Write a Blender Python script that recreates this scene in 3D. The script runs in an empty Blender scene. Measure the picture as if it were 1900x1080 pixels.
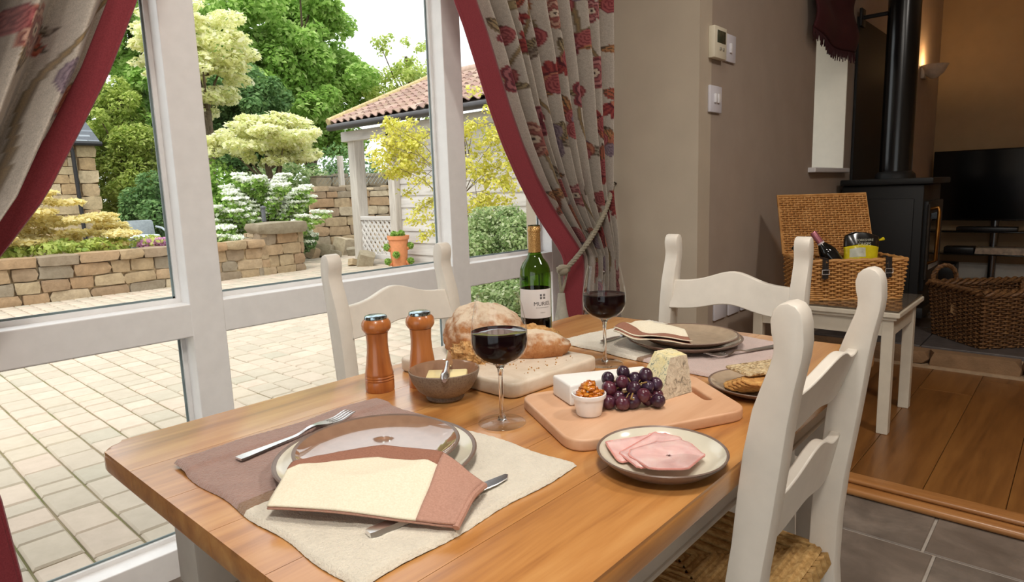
import bpy, bmesh, math, random
import numpy as np
from mathutils import Vector, Matrix
random.seed(7); np.random.seed(7)
S = bpy.context.scene
COL = S.collection
PI = math.pi

# ------------------------------------------------------------------ camera
YAW, PITCH, ROLL, FPX = 0.735915, 0.153261, -0.032825, 1180.946
_f = Vector((-math.sin(YAW)*math.cos(PITCH), math.cos(YAW)*math.cos(PITCH), -math.sin(PITCH)))
_r0 = Vector((math.cos(YAW), math.sin(YAW), 0)); _u0 = _r0.cross(_f)
_r = math.cos(ROLL)*_r0 + math.sin(ROLL)*_u0
_u = -math.sin(ROLL)*_r0 + math.cos(ROLL)*_u0
CAMP = Vector((0, 0, 1.14))
cam = bpy.data.cameras.new('camera'); camo = bpy.data.objects.new('camera', cam); COL.objects.link(camo)
cam.sensor_width = 36; cam.lens = FPX/1900*36; cam.clip_start = 0.02; cam.clip_end = 300
M = Matrix((( _r.x, _u.x, -_f.x), (_r.y, _u.y, -_f.y), (_r.z, _u.z, -_f.z))).to_4x4()
M.translation = CAMP; camo.matrix_world = M
S.camera = camo
def project(p):
    v = Vector(p)-CAMP; w = v.dot(_f)
    return (950+FPX*v.dot(_r)/w, 540-FPX*v.dot(_u)/w, w)

# ------------------------------------------------------------------ world, sun, exposure
S.view_settings.view_transform = 'Standard'; S.view_settings.look = 'None'
S.view_settings.exposure = 0.0; S.view_settings.gamma = 1.0; S.view_settings.use_curve_mapping = False
W = bpy.data.worlds.new('overcast_sky'); S.world = W; W.use_nodes = True
bg = W.node_tree.nodes['Background']; bg.inputs[0].default_value = (0.97, 0.985, 1.0, 1); bg.inputs[1].default_value = 1.9
sl = bpy.data.lights.new('sun', 'SUN'); sl.energy = 2.6; sl.angle = math.radians(25); sl.color = (1, .96, .88)
so = bpy.data.objects.new('sun', sl); COL.objects.link(so)
so.rotation_euler = Vector((-.32, .42, -.85)).to_track_quat('-Z', 'Y').to_euler()
def area(name, loc, size, power, color, rot=(0, 0, 0), sy=None):
    l = bpy.data.lights.new(name, 'AREA'); l.energy = power; l.color = color; l.size = size
    if sy: l.shape = 'RECTANGLE'; l.size_y = sy
    o = bpy.data.objects.new(name, l); COL.objects.link(o); o.location = loc; o.rotation_euler = rot
    return o
FILL_LIGHTS = [((-.35, .55), 23), ((.55, -.55), 38), ((.85, 2.1), 34)]     # added fill lamps, shaped as ceiling fittings (built below)
try: S.cycles.use_denoising = True
except Exception: pass

# ------------------------------------------------------------------ helpers
def lin(c):
    return tuple((x/12.92 if x <= .04045 else ((x+.055)/1.055)**2.4) for x in [v/255 for v in c])
def C4(c): return (*lin(c), 1)

class NT:
    def __init__(s, name):
        s.m = bpy.data.materials.new(name); s.m.use_nodes = True; s.t = s.m.node_tree
        s.b = s.t.nodes['Principled BSDF']; s.out = s.t.nodes['Material Output']
    def n(s, typ, **kw):
        nd = s.t.nodes.new(typ)
        for k, v in kw.items():
            if k.startswith('i_'):
                key = k[2:]; key = int(key) if key.isdigit() else key.replace('_', ' ')
                nd.inputs[key].default_value = v
            else: setattr(nd, k, v)
        return nd
    def l(s, a, b): s.t.links.new(a, b)
    def ramp(s, fac, stops, interp='LINEAR'):
        r = s.n('ShaderNodeValToRGB'); r.color_ramp.interpolation = interp
        e = r.color_ramp.elements
        while len(e) < len(stops): e.new(.5)
        for q, (p, c) in zip(e, stops): q.position = p; q.color = c if len(c) == 4 else C4(c)
        s.l(fac, r.inputs[0]); return r.outputs[0]
    def coords(s, kind='Object', scale=(1, 1, 1), rot=(0, 0, 0)):
        tc = s.n('ShaderNodeTexCoord'); mp = s.n('ShaderNodeMapping')
        mp.inputs['Scale'].default_value = scale; mp.inputs['Rotation'].default_value = rot
        s.l(tc.outputs[kind], mp.inputs[0]); return mp.outputs[0]
    def pos(s, scale=(1, 1, 1)):
        g = s.n('ShaderNodeNewGeometry'); mp = s.n('ShaderNodeMapping'); mp.inputs['Scale'].default_value = scale
        s.l(g.outputs['Position'], mp.inputs[0]); return mp.outputs[0]
    def noise(s, vec, scale, detail=4, rough=.55, dist=0):
        n = s.n('ShaderNodeTexNoise'); n.inputs['Scale'].default_value = scale; n.inputs['Detail'].default_value = detail
        n.inputs['Roughness'].default_value = rough; n.inputs['Distortion'].default_value = dist
        s.l(vec, n.inputs['Vector']); return n.outputs[0]
    def bump(s, h, strength=.3, dist=.01):
        b = s.n('ShaderNodeBump'); b.inputs['Strength'].default_value = strength; b.inputs['Distance'].default_value = dist
        s.l(h, b.inputs['Height']); s.l(b.outputs[0], s.b.inputs['Normal'])
    def mix(s, fac, a, b, typ='MIX'):
        m = s.n('ShaderNodeMix', data_type='RGBA', blend_type=typ)
        if isinstance(fac, float): m.inputs[0].default_value = fac
        else: s.l(fac, m.inputs[0])
        for k, v in ((6, a), (7, b)):
            if isinstance(v, tuple): m.inputs[k].default_value = v if len(v) == 4 else C4(v)
            else: s.l(v, m.inputs[k])
        return m.outputs[2]
    def done(s, color=None, rough=.5, metal=0, spec=None, coat=0, coat_r=.1):
        if color is not None:
            if isinstance(color, tuple): s.b.inputs['Base Color'].default_value = color if len(color) == 4 else C4(color)
            else: s.l(color, s.b.inputs['Base Color'])
        if isinstance(rough, float) or isinstance(rough, int): s.b.inputs['Roughness'].default_value = rough
        else: s.l(rough, s.b.inputs['Roughness'])
        s.b.inputs['Metallic'].default_value = metal
        if spec is not None: s.b.inputs['Specular IOR Level'].default_value = spec
        if coat: s.b.inputs['Coat Weight'].default_value = coat; s.b.inputs['Coat Roughness'].default_value = coat_r if coat < .99 else .02
        return s.m

def plain(name, c, rough=.5, metal=0, var=.06, scale=20, bump=0, bscale=60, coat=0, spec=None, bdist=.004):
    t = NT(name); p = t.pos()
    n = t.noise(p, scale, 5)
    a = tuple(max(0, v*(1-var)) for v in c); b = tuple(min(255, v*(1+var)) for v in c)
    col = t.ramp(n, [(.3, a), (.7, b)])
    if bump: t.bump(t.noise(p, bscale, 6), bump, bdist)
    return t.done(col, rough, metal, spec, coat)

def emit(name, c, s):
    t = NT(name); t.b.inputs['Base Color'].default_value = C4(c)
    t.b.inputs['Emission Color'].default_value = C4(c); t.b.inputs['Emission Strength'].default_value = s
    return t.m

def thin_glass(name, tint=(1, 1, 1), refl=1.0, ior=1.45, rough=0.0):
    t = NT(name); nd = t.t.nodes
    tr = t.n('ShaderNodeBsdfTransparent'); tr.inputs[0].default_value = (*tint, 1)
    gl = t.n('ShaderNodeBsdfGlossy'); gl.inputs['Roughness'].default_value = rough
    fr = t.n('ShaderNodeLayerWeight'); fr.inputs[0].default_value = .5; r0 = ((ior-1)/(ior+1))**2
    pw_ = t.n('ShaderNodeMath', operation='POWER'); pw_.inputs[1].default_value = 4.5; t.l(fr.outputs['Facing'], pw_.inputs[0])
    mu = t.n('ShaderNodeMath', operation='MULTIPLY_ADD'); mu.inputs[1].default_value = refl*(1-r0)*.9; mu.inputs[2].default_value = r0*refl; t.l(pw_.outputs[0], mu.inputs[0])
    mx = t.n('ShaderNodeMixShader'); t.l(mu.outputs[0], mx.inputs[0]); t.l(tr.outputs[0], mx.inputs[1]); t.l(gl.outputs[0], mx.inputs[2])
    t.l(mx.outputs[0], t.out.inputs[0]); return t.m

def leafmat(name, stops, transl=.35, rough=.5):
    t = NT(name); g = t.n('ShaderNodeNewGeometry')
    col = t.ramp(g.outputs['Random Per Island'], stops)
    t.done(col, rough, spec=.25)
    tl = t.n('ShaderNodeBsdfTranslucent'); t.l(col, tl.inputs[0])
    mx = t.n('ShaderNodeMixShader'); mx.inputs[0].default_value = transl
    t.l(t.b.outputs[0], mx.inputs[1]); t.l(tl.outputs[0], mx.inputs[2]); t.l(mx.outputs[0], t.out.inputs[0])
    return t.m

def woodmat(name, dark, mid, light, axis='Y', scale=1.0, rough=.35, coat=0, knots=False, perobj=True, coat_r=.12, knotc=(70, 35, 15)):
    t = NT(name)
    st = {'X': (1.2, 14, 14), 'Y': (14, 1.2, 14), 'Z': (14, 14, 1.2)}[axis]
    st = tuple(v*scale for v in st)
    g = t.n('ShaderNodeNewGeometry'); vec = g.outputs['Position']
    if perobj:
        oi = t.n('ShaderNodeObjectInfo'); ad = t.n('ShaderNodeVectorMath', operation='MULTIPLY_ADD')
        cb = t.n('ShaderNodeCombineXYZ')
        for k in range(3): t.l(oi.outputs['Random'], cb.inputs[k])
        t.l(cb.outputs[0], ad.inputs[0]); ad.inputs[1].default_value = (7.3, 5.1, 3.7); t.l(vec, ad.inputs[2]); vec = ad.outputs[0]
    mp = t.n('ShaderNodeMapping'); mp.inputs['Scale'].default_value = st; t.l(vec, mp.inputs[0])
    n1 = t.noise(mp.outputs[0], 1.3, 5, .55, 1.2)
    n2 = t.noise(mp.outputs[0], 7, 3, .6, .3)
    m = t.n('ShaderNodeMath', operation='MULTIPLY_ADD'); m.inputs[1].default_value = .3; t.l(n2, m.inputs[0])
    m2 = t.n('ShaderNodeMath', operation='MULTIPLY'); m2.inputs[1].default_value = .75; t.l(n1, m2.inputs[0]); t.l(m2.outputs[0], m.inputs[2])
    col = t.ramp(m.outputs[0], [(.32, dark), (.5, mid), (.72, light)])
    if knots:
        mk = t.n('ShaderNodeMapping'); sc = {'X': (2.2, 6.5, 6.5), 'Y': (6.5, 2.2, 0.01), 'Z': (6, 6, 2)}[axis]; mk.inputs['Scale'].default_value = sc
        t.l(g.outputs['Position'], mk.inputs[0])
        v = t.n('ShaderNodeTexVoronoi'); v.inputs['Scale'].default_value = .9; t.l(mk.outputs[0], v.inputs['Vector'])
        k = t.ramp(v.outputs['Distance'], [(.05, (0, 0, 0, 1)), (.12, (1, 1, 1, 1))])
        wn = t.n('ShaderNodeTexWhiteNoise'); t.l(v.outputs['Color'], wn.inputs[0])
        cm = t.n('ShaderNodeMath', operation='GREATER_THAN'); cm.inputs[1].default_value = .62; t.l(wn.outputs[0], cm.inputs[0])
        iv = t.n('ShaderNodeMath', operation='SUBTRACT'); iv.inputs[0].default_value = 1.0; t.l(k, iv.inputs[1])
        ml = t.n('ShaderNodeMath', operation='MULTIPLY'); t.l(iv.outputs[0], ml.inputs[0]); t.l(cm.outputs[0], ml.inputs[1])
        m3 = t.n('ShaderNodeMath', operation='MULTIPLY'); m3.inputs[1].default_value = .75; t.l(ml.outputs[0], m3.inputs[0])
        col = t.mix(m3.outputs[0], col, knotc)
    t.bump(n2, .06, .002)
    return t.done(col, rough, coat=coat, coat_r=coat_r)

# mesh builder -------------------------------------------------------
class MB:
    def __init__(s): s.v = []; s.f = []
    def add(s, vs, fs):
        o = len(s.v); s.v += [tuple(p) for p in vs]; s.f += [tuple(i+o for i in q) for q in fs]; return s
    def box(s, a, b):
        x0, y0, z0 = a; x1, y1, z1 = b
        return s.add([(x0, y0, z0), (x1, y0, z0), (x1, y1, z0), (x0, y1, z0), (x0, y0, z1), (x1, y0, z1), (x1, y1, z1), (x0, y1, z1)],
                     [(3, 2, 1, 0), (4, 5, 6, 7), (0, 1, 5, 4), (1, 2, 6, 5), (2, 3, 7, 6), (3, 0, 4, 7)])
    def rbox(s, a, b, r=.004, seg=2):
        bm = bmesh.new(); bmesh.ops.create_cube(bm, size=1)
        for v in bm.verts:
            v.co = Vector([(a[i]+b[i])/2+v.co[i]*(b[i]-a[i]) for i in range(3)])
        bmesh.ops.bevel(bm, geom=bm.edges[:], offset=r, segments=seg, affect='EDGES', profile=.5)
        return s.bm(bm)
    def bm(s, bm):
        bm.verts.index_update(); s.add([v.co for v in bm.verts], [[v.index for v in f.verts] for f in bm.faces]); bm.free(); return s
    def prism(s, poly, lo, hi, axis='Z'):
        # poly: 2D points; axis extruded; (a,b) map to the two other axes in order
        n = len(poly)
        def P(p, h): return {'Z': (p[0], p[1], h), 'Y': (p[0], h, p[1]), 'X': (h, p[0], p[1])}[axis]
        vs = [P(p, lo) for p in poly]+[P(p, hi) for p in poly]
        return s.add(vs, [tuple(range(n))[::-1], tuple(range(n, 2*n))]+[(i, (i+1) % n, n+(i+1) % n, n+i) for i in range(n)])
    def rprism(s, poly, lo, hi, axis='Z', r=.003, seg=2):
        m = MB().prism(poly, lo, hi, axis); bm = bmesh.new()
        vv = [bm.verts.new(p) for p in m.v]
        for f in m.f: bm.faces.new([vv[i] for i in f])
        n = len(poly); bm.normal_update()
        es = [e for e in bm.edges if len(e.link_faces) == 2 and (len(e.link_faces[0].verts) == n) != (len(e.link_faces[1].verts) == n)] if n != 4 else bm.edges[:]
        bmesh.ops.bevel(bm, geom=es, offset=r, segments=seg, affect='EDGES', profile=.5)
        return s.bm(bm)
    def lathe(s, prof, c=(0, 0, 0), seg=40, close=False):
        vs = []; fs = []; n = len(prof)
        for k in range(seg):
            a = 2*PI*k/seg
            for r, z in prof: vs.append((c[0]+r*math.cos(a), c[1]+r*math.sin(a), c[2]+z))
        for k in range(seg):
            k2 = (k+1) % seg
            for i in range(n-1 if not close else n):
                j = (i+1) % n
                fs.append((k*n+i, k2*n+i, k2*n+j, k*n+j))
        return s.add(vs, fs)
    def tube(s, pts, r, seg=8, cap=True):
        P = [Vector(p) for p in pts]; n = len(P)
        rr = r if isinstance(r, (list, tuple)) else [r]*n
        vs = []; fs = []; t0 = (P[1]-P[0]).normalized()
        up = Vector((0, 0, 1)) if abs(t0.z) < .9 else Vector((1, 0, 0))
        nrm = t0.cross(up).normalized()
        for i in range(n):
            t = (P[min(i+1, n-1)]-P[max(i-1, 0)]).normalized()
            nrm = (nrm-t*nrm.dot(t)).normalized(); bn = t.cross(nrm)
            for k in range(seg):
                a = 2*PI*k/seg; vs.append(P[i]+(nrm*math.cos(a)+bn*math.sin(a))*rr[i])
        for i in range(n-1):
            for k in range(seg):
                k2 = (k+1) % seg; fs.append((i*seg+k, i*seg+k2, (i+1)*seg+k2, (i+1)*seg+k))
        if cap: fs += [tuple(range(seg))[::-1], tuple((n-1)*seg+k for k in range(seg))]
        return s.add(vs, fs)
    def sphere(s, c, r, u=16, v=10):
        rx, ry, rz = r if isinstance(r, (tuple, list)) else (r, r, r)
        vs = [(c[0], c[1], c[2]+rz)]; fs = []
        for i in range(1, v):
            th = PI*i/v
            for k in range(u):
                a = 2*PI*k/u; vs.append((c[0]+rx*math.sin(th)*math.cos(a), c[1]+ry*math.sin(th)*math.sin(a), c[2]+rz*math.cos(th)))
        vs.append((c[0], c[1], c[2]-rz)); L = len(vs)-1
        for k in range(u): fs.append((0, 1+k, 1+(k+1) % u)); fs.append((L, 1+(v-2)*u+(k+1) % u, 1+(v-2)*u+k))
        for i in range(v-2):
            for k in range(u):
                a = 1+i*u+k; b = 1+i*u+(k+1) % u; fs.append((a, a+u, b+u, b))
        return s.add(vs, fs)
    def grid(s, fn, nu, nv, keep=None):
        vs = [fn(i/nu, j/nv) for j in range(nv+1) for i in range(nu+1)]
        fs = [(j*(nu+1)+i, j*(nu+1)+i+1, (j+1)*(nu+1)+i+1, (j+1)*(nu+1)+i) for j in range(nv) for i in range(nu) if keep is None or keep((i+.5)/nu, (j+.5)/nv)]
        return s.add(vs, fs)
    def mesh(s, name, off=(0, 0, 0)):
        me = bpy.data.meshes.new(name)
        o = off
        me.from_pydata([(p[0]-o[0], p[1]-o[1], p[2]-o[2]) for p in s.v], [], s.f); me.update(); return me

ORG = {}
def origin(o): return ORG.get(o.name, (0, 0, 0)) if o else (0, 0, 0)
def smooth(me, ang=40):
    me.polygons.foreach_set('use_smooth', [True]*len(me.polygons))
    try: me.set_sharp_from_angle(angle=math.radians(ang))
    except Exception: pass
def obj(name, mb, mat, parent=None, sm=True, loc=None, solid=0, sub=0, ang=40, kind=None, label=None):
    org = origin(parent) if parent else (loc or (0, 0, 0))
    me = mb.mesh(name, org) if isinstance(mb, MB) else mb
    if sm: smooth(me, ang)
    if mat is not None and len(me.materials) == 0: me.materials.append(mat)
    o = bpy.data.objects.new(name, me); COL.objects.link(o)
    if parent: o.parent = parent; ORG[o.name] = org
    else: o.location = org; ORG[o.name] = org
    if solid:
        m = o.modifiers.new('solid', 'SOLIDIFY'); m.thickness = solid; m.offset = 0
    if sub:
        m = o.modifiers.new('sub', 'SUBSURF'); m.levels = sub; m.render_levels = sub
    if kind: o['kind'] = kind
    if label: o['label'] = label
    return o
def inst(name, me, parent, loc=(0, 0, 0), rot=(0, 0, 0), scale=(1, 1, 1)):
    o = bpy.data.objects.new(name, me); COL.objects.link(o); o.parent = parent
    g = origin(parent)
    o.location = (loc[0]-g[0], loc[1]-g[1], loc[2]-g[2]); o.rotation_euler = rot; o.scale = scale
    return o
def tag(o, label, cat, group=None, kind=None):
    o['label'] = label; o['category'] = cat
    if group: o['group'] = group
    if kind: o['kind'] = kind
    return o
def thing(name, label, cat, loc=(0, 0, 0), rz=0, group=None, kind=None):
    o = bpy.data.objects.new(name, None); COL.objects.link(o); o.empty_display_size = .05
    o.location = loc; o.rotation_euler = (0, 0, rz); ORG[o.name] = tuple(loc) if rz == 0 else (0, 0, 0)
    return tag(o, label, cat, group, kind)
def struct(name, loc=(0, 0, 0), label=None):
    o = bpy.data.objects.new(name, None); COL.objects.link(o); o['kind'] = 'structure'; o.empty_display_size = .1
    if label: o['label'] = label
    ORG[o.name] = (0, 0, 0); return o
def S1(name, mb, mat, label=None, sm=False):
    o = obj(name, mb, mat, None, sm); o['kind'] = 'structure'
    if label: o['label'] = label
    return o
def npmesh(name, V, F):
    me = bpy.data.meshes.new(name); V = np.asarray(V, np.float32); F = np.asarray(F, np.int32); k = F.shape[1]
    me.vertices.add(len(V)); me.vertices.foreach_set('co', V.ravel())
    me.loops.add(F.size); me.loops.foreach_set('vertex_index', F.ravel())
    me.polygons.add(len(F)); me.polygons.foreach_set('loop_start', np.arange(0, F.size, k, dtype=np.int32))
    me.update(calc_edges=True); me.validate(); return me
def textmesh(txt, size, extrude=.0004, align='CENTER'):
    cu = bpy.data.curves.new('lettering', 'FONT'); cu.body = txt; cu.size = size; cu.extrude = extrude; cu.align_x = align; cu.align_y = 'CENTER'
    o = bpy.data.objects.new('lettering', cu); COL.objects.link(o)
    dg = bpy.context.evaluated_depsgraph_get(); me = bpy.data.meshes.new_from_object(o.evaluated_get(dg))
    bpy.data.objects.remove(o); bpy.data.curves.remove(cu); return me
def curvemesh(loops, extr, bev):
    cu = bpy.data.curves.new('outline', 'CURVE'); cu.dimensions = '2D'; cu.fill_mode = 'BOTH'; cu.extrude = extr; cu.bevel_depth = bev; cu.bevel_resolution = 3
    for lp in loops:
        sp = cu.splines.new('POLY'); sp.points.add(len(lp)-1); sp.use_cyclic_u = True
        for p, q in zip(sp.points, lp): p.co = (q[0], q[1], 0, 1)
    o = bpy.data.objects.new('outline', cu); COL.objects.link(o)
    dg = bpy.context.evaluated_depsgraph_get(); me = bpy.data.meshes.new_from_object(o.evaluated_get(dg))
    bpy.data.objects.remove(o); bpy.data.curves.remove(cu); return me
def roundpoly(pts, r, seg=6):
    out = []; n = len(pts)
    for i in range(n):
        p0, p, p1 = Vector(pts[i-1]).to_2d(), Vector(pts[i]).to_2d(), Vector(pts[(i+1) % n]).to_2d()
        a = (p0-p).normalized(); b = (p1-p).normalized(); rr = r[i] if isinstance(r, list) else r
        d = rr/math.tan(max(.15, a.angle(b))/2); A = p+a*d; B = p+b*d
        for k in range(seg+1):
            t = k/seg; q = A*(1-t)**2+p*2*t*(1-t)+B*t*t; out.append((q.x, q.y))
    return out
def ss(a, b, x): t = min(1, max(0, (x-a)/(b-a))); return t*t*(3-2*t)
def interp(tbl, x): return float(np.interp(x, [p[0] for p in tbl], [p[1] for p in tbl]))

# ------------------------------------------------------------------ materials
M_white = plain('white_painted_frame', (242, 241, 240), .38, var=.015, coat=.1)
M_chair = plain('cream_painted_wood', (226, 219, 207), .42, var=.02, bump=.04, bscale=40)
M_pine = woodmat('honey_pine', (156, 98, 48), (194, 134, 72), (216, 162, 98), 'Y', .8, .34, coat=.9, knots=True, coat_r=.2)
M_rush = None
M_taupe = plain('taupe_stoneware_glaze', (154, 120, 97), .06, var=.04, scale=60, coat=1.0)
M_taupe_lit = plain('lit_taupe_glaze', (176, 156, 132), .14, var=.04, scale=60, coat=.6)  # the same taupe glaze, lightened to paint window light onto these plates
M_taupe_rim = plain('grey_brown_stoneware', (120, 100, 88), .35, var=.06, scale=80)
M_celadon = plain('pale_cream_glaze', (222, 217, 198), .16, var=.02, coat=.2)
M_steel = plain('polished_steel', (232, 232, 234), .24, 1.0, var=.02)
M_black = plain('black_cast_iron', (9, 9, 9), .6, var=.1, bump=.1, bscale=90)
M_pipe = plain('black_enamel_pipe', (16, 15, 15), .22, var=.1)
M_plastic = plain('white_plastic', (226, 224, 226), .3, var=.01)
M_brass = plain('aged_brass', (170, 120, 60), .3, 1.0, var=.1)
M_glass = thin_glass('window_glass', (.97, .985, .98), .9, 1.3)
M_wglass = thin_glass('wine_glass_wall', (.985, .985, .985), 1.0, 1.42)
t = NT('clear_glass'); t.b.inputs['Transmission Weight'].default_value = 1; t.b.inputs['IOR'].default_value = 1.45; M_clear = t.done((250, 250, 250), 0.0)
M_wine = plain('red_wine', (16, 1, 5), .5, var=.02, spec=0.02)
M_wsurf = plain('wine_surface', (24, 2, 7), .02, var=.02, spec=.5)

# ------------------------------------------------------------------ shell of the room
XW, YC, XG, YF, ZR, ZC = -2.0, 2.69, -1.3, 8.35, .05, 3.15
def wallmat(name, c, v=.02): return plain(name, c, .85, var=v, scale=6, bump=.05, bscale=120, bdist=.002)
M_cream = wallmat('cream_emulsion', (186, 172, 153)); M_grey = wallmat('taupe_grey_emulsion', (162, 146, 132)); M_warm = wallmat('warm_beige_emulsion', (172, 146, 112))
M_ceil = wallmat('white_ceiling', (232, 228, 220))
# wall behind the curtain: cream return, then the grey wall with a deep window in it
S1('wall_return', MB().box((-2.25, YC, -.1), (XG, YC+.12, ZC)), M_cream)
R0, R1, RZ0, RZ1, RD = 4.25, 4.93, 1.215, 2.35, .38      # the deep window opening in the grey wall
g = MB()
g.box((XG-.12, YC+.12, 0), (XG, R0, ZC)); g.box((XG-.12, R1+.012, 0), (XG, YF, ZC)); g.box((XG-.12, R0, 0), (XG, R1+.012, RZ0-.01)); g.box((XG-.12, R0, RZ1), (XG, R1+.012, ZC))
S1('wall_left', g, M_grey)
S1('wall_far', MB().box((XG-.12, YF, 0), (4.0, YF+.12, ZC)), M_warm)
S1('wall_right', MB().box((4.0, -2.6, 0), (4.12, YF+.12, ZC)), M_cream)
# rear wall, its wide opening added to let in fill daylight behind the camera
g = MB(); g.box((-2.25, -2.72, 0), (-.9, -2.6, ZC)); g.box((2.1, -2.72, 0), (4.12, -2.6, ZC)); g.box((-.9, -2.72, 2.15), (2.1, -2.6, ZC))
S1('wall_rear', g, M_cream)
S1('ceiling', MB().box((-2.25, -2.72, ZC), (4.12, YF+.12, ZC+.1)), M_ceil)
WY0, WY1, WZ1 = -.33, 2.62, 2.3
g = MB(); g.box((-2.25, -2.72, -.1), (XW+.02, WY0, ZC)); g.box((-2.25, WY0, WZ1), (XW+.02, YC, ZC)); g.box((-2.25, WY1, -.1), (XW+.02, YC+.12, WZ1))
S1('wall_window', g, M_cream)
M_skirt = plain('white_skirting', (222, 216, 206), .4, var=.02)
S1('baseboard_far', MB().rprism([(YF-.02, 0), (YF, 0), (YF, .24), (YF-.008, .24), (YF-.02, .22)], XG, 4.0, 'X', .002), M_skirt)
S1('baseboard_left', MB().box((XG, YC+.12, ZR), (XG+.016, 4.3, ZR+.12)), M_skirt)
# added fill daylight window (behind the camera): frame and panes
w3 = struct('fill_window', label='white framed glazing added behind the viewer for fill daylight')
g = MB()
for x in (-.9, .56, 2.02): g.rbox((x, -2.7, 0), (x+.08, -2.62, 2.15), .004)
obj('mullion', g, M_white, w3, False)
obj('rail', MB().rbox((-.9, -2.7, 2.07), (2.1, -2.62, 2.15), .004).rbox((-.9, -2.7, 0), (2.1, -2.62, .12), .004), M_white, w3, False)
for x in (-.82, .64): obj('pane', MB().box((x, -2.665, .12), (x+1.38, -2.659, 2.07)), M_glass, w3, False)

# window wall: frame members proud, glass set back
w1 = struct('window_1', label='full height white timber framed window onto the patio')
MX0, MX1 = XW-.10, XW
mull = [(WY0, WY0+.1), (.755, .857), (1.838, 1.94), (WY1-.1, WY1)]
for a, b in mull: obj('mullion', MB().rbox((MX0, a, -.06), (MX1, b, WZ1), .003), M_white, w1, False)
for (a, b), (c, d) in zip(mull[:-1], mull[1:]):
    obj('transom', MB().rbox((MX0, b-.003, .737), (MX1-.001, c+.003, .838), .003), M_white, w1, False)
    obj('bottom_rail', MB().rbox((MX0, b-.003, -.06), (MX1-.001, c+.003, .09), .003), M_white, w1, False)
    obj('top_rail', MB().rbox((MX0, b-.003, WZ1-.09), (MX1-.001, c+.003, WZ1), .003), M_white, w1, False)
    for z0, z1 in ((.09, .737), (.838, WZ1-.09)):
        q = MB(); x0, x1 = MX0+.01, MX0+.034       # glazing bead frame, inner face towards the room
        q.box((x0, b, z0), (x1, b+.012, z1)); q.box((x0, c-.012, z0), (x1, c, z1)); q.box((x0, b+.012, z0), (x1, c-.012, z0+.014)); q.box((x0, b+.012, z1-.014), (x1, c-.012, z1))
        obj('glazing_bead', q, M_white, w1, False)
        s = MB(); e = .012
        s.box((x0+.008, b+e, z0+.014), (x0+.013, b+e+.006, z1-.014)); s.box((x0+.008, c-e-.006, z0+.014), (x0+.013, c-e, z1-.014)); s.box((x0+.008, b+e, z0+.014), (x0+.013, c-e, z0+.02))
        obj('rubber_seal', s, plain('grey_glazing_seal', (120, 136, 138), .5) if 'grey_glazing_seal' not in bpy.data.materials else bpy.data.materials['grey_glazing_seal'], w1, False)
        obj('pane', MB().box((x0-.004, b+.002, z0+.004), (x0+.002, c-.002, z1-.004)), M_glass, w1, False)

# deep window in the grey wall: reveal, sill, pane
w2 = struct('window_2', label='small deep set window above the stove with white sill')
M_reveal = plain('pale_reveal_paint', (226, 219, 204), .7, var=.01)
x0 = XG-.12-RD
obj('reveal', MB().box((x0, R0-.06, RZ0), (XG-.119, R0, RZ1)).box((x0, R1, RZ0), (XG-.001, R1+.012, RZ1)).box((x0, R0-.06, RZ1), (XG-.119, R1+.06, RZ1+.05)).box((x0, R0-.06, RZ0-.05), (XG-.119, R1+.06, RZ0)), M_reveal, w2, False)
obj('sill', MB().rbox((x0, R0-.07, RZ0-.012), (XG+.045, R1+.0, RZ0+.018), .006), M_plastic, w2, False)
obj('frame', MB().box((x0, R0, RZ0+.018), (x0+.05, R0+.05, RZ1)).box((x0, R1-.05, RZ0+.018), (x0+.05, R1, RZ1)).box((x0, R0, RZ1-.05), (x0+.05, R1, RZ1)).box((x0, R0, RZ0+.018), (x0+.05, R1, RZ0+.06)), M_white, w2, False)
obj('pane', MB().box((x0+.02, R0+.05, RZ0+.06), (x0+.026, R1-.05, RZ1-.05)), M_glass, w2, False)

# tiled floor: slate effect tiles with recessed grout
fl = struct('floor', label='grey slate effect floor tiles with pale grout')
obj('grout_bed', MB().box((-2.0, -2.6, -.06), (4.0, 2.47, -.004)), plain('pale_grout', (168, 160, 150), .9), fl, False)
t = NT('grey_slate_tile'); p = t.pos(); oi = t.n('ShaderNodeObjectInfo')
n = t.noise(p, 5, 8, .65, .4); c1 = t.ramp(n, [(.3, (84, 76, 69)), (.5, (110, 100, 91)), (.72, (138, 126, 115))])
c1 = t.mix(oi.outputs['Random'], c1, t.mix(.22, c1, (128, 108, 92)))
t.bump(n, .25, .006); M_tile = t.done(c1, .5)
ts = .44; tm = {}
def tilemesh(w, h, th=.05, ch=.003):
    a = MB(); a.add([(-w/2, -h/2, -th), (w/2, -h/2, -th), (w/2, h/2, -th), (-w/2, h/2, -th), (-w/2, -h/2, -ch), (w/2, -h/2, -ch), (w/2, h/2, -ch), (-w/2, h/2, -ch),
           (-w/2+ch, -h/2+ch, 0), (w/2-ch, -h/2+ch, 0), (w/2-ch, h/2-ch, 0), (-w/2+ch, h/2-ch, 0)],
          [(8, 9, 10, 11)]+[(i, (i+1) % 4, 4+(i+1) % 4, 4+i) for i in range(4)]+[(4+i, 4+(i+1) % 4, 8+(i+1) % 4, 8+i) for i in range(4)])
    return a.mesh('tile_slab')
me = tilemesh(ts-.008, ts-.008); me.materials.append(M_tile)
for j in range(12):
    for i in range(14):
        yc = 2.185+ts*.5-ts*j; off = 0 if j % 2 else .0
        xc = -.268-ts*.5+ts*(i-3)+ (0 if j else .03)
        if yc+ts/2 > 2.47:
            continue
        if -2 < xc-ts/2+.05 and xc+ts/2 < 4.1 and yc > -2.6: inst('tile', me, fl, (xc, yc, 0))
mt = tilemesh(ts-.008, 2.47-2.185-.008); mt.materials.append(M_tile)
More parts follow.
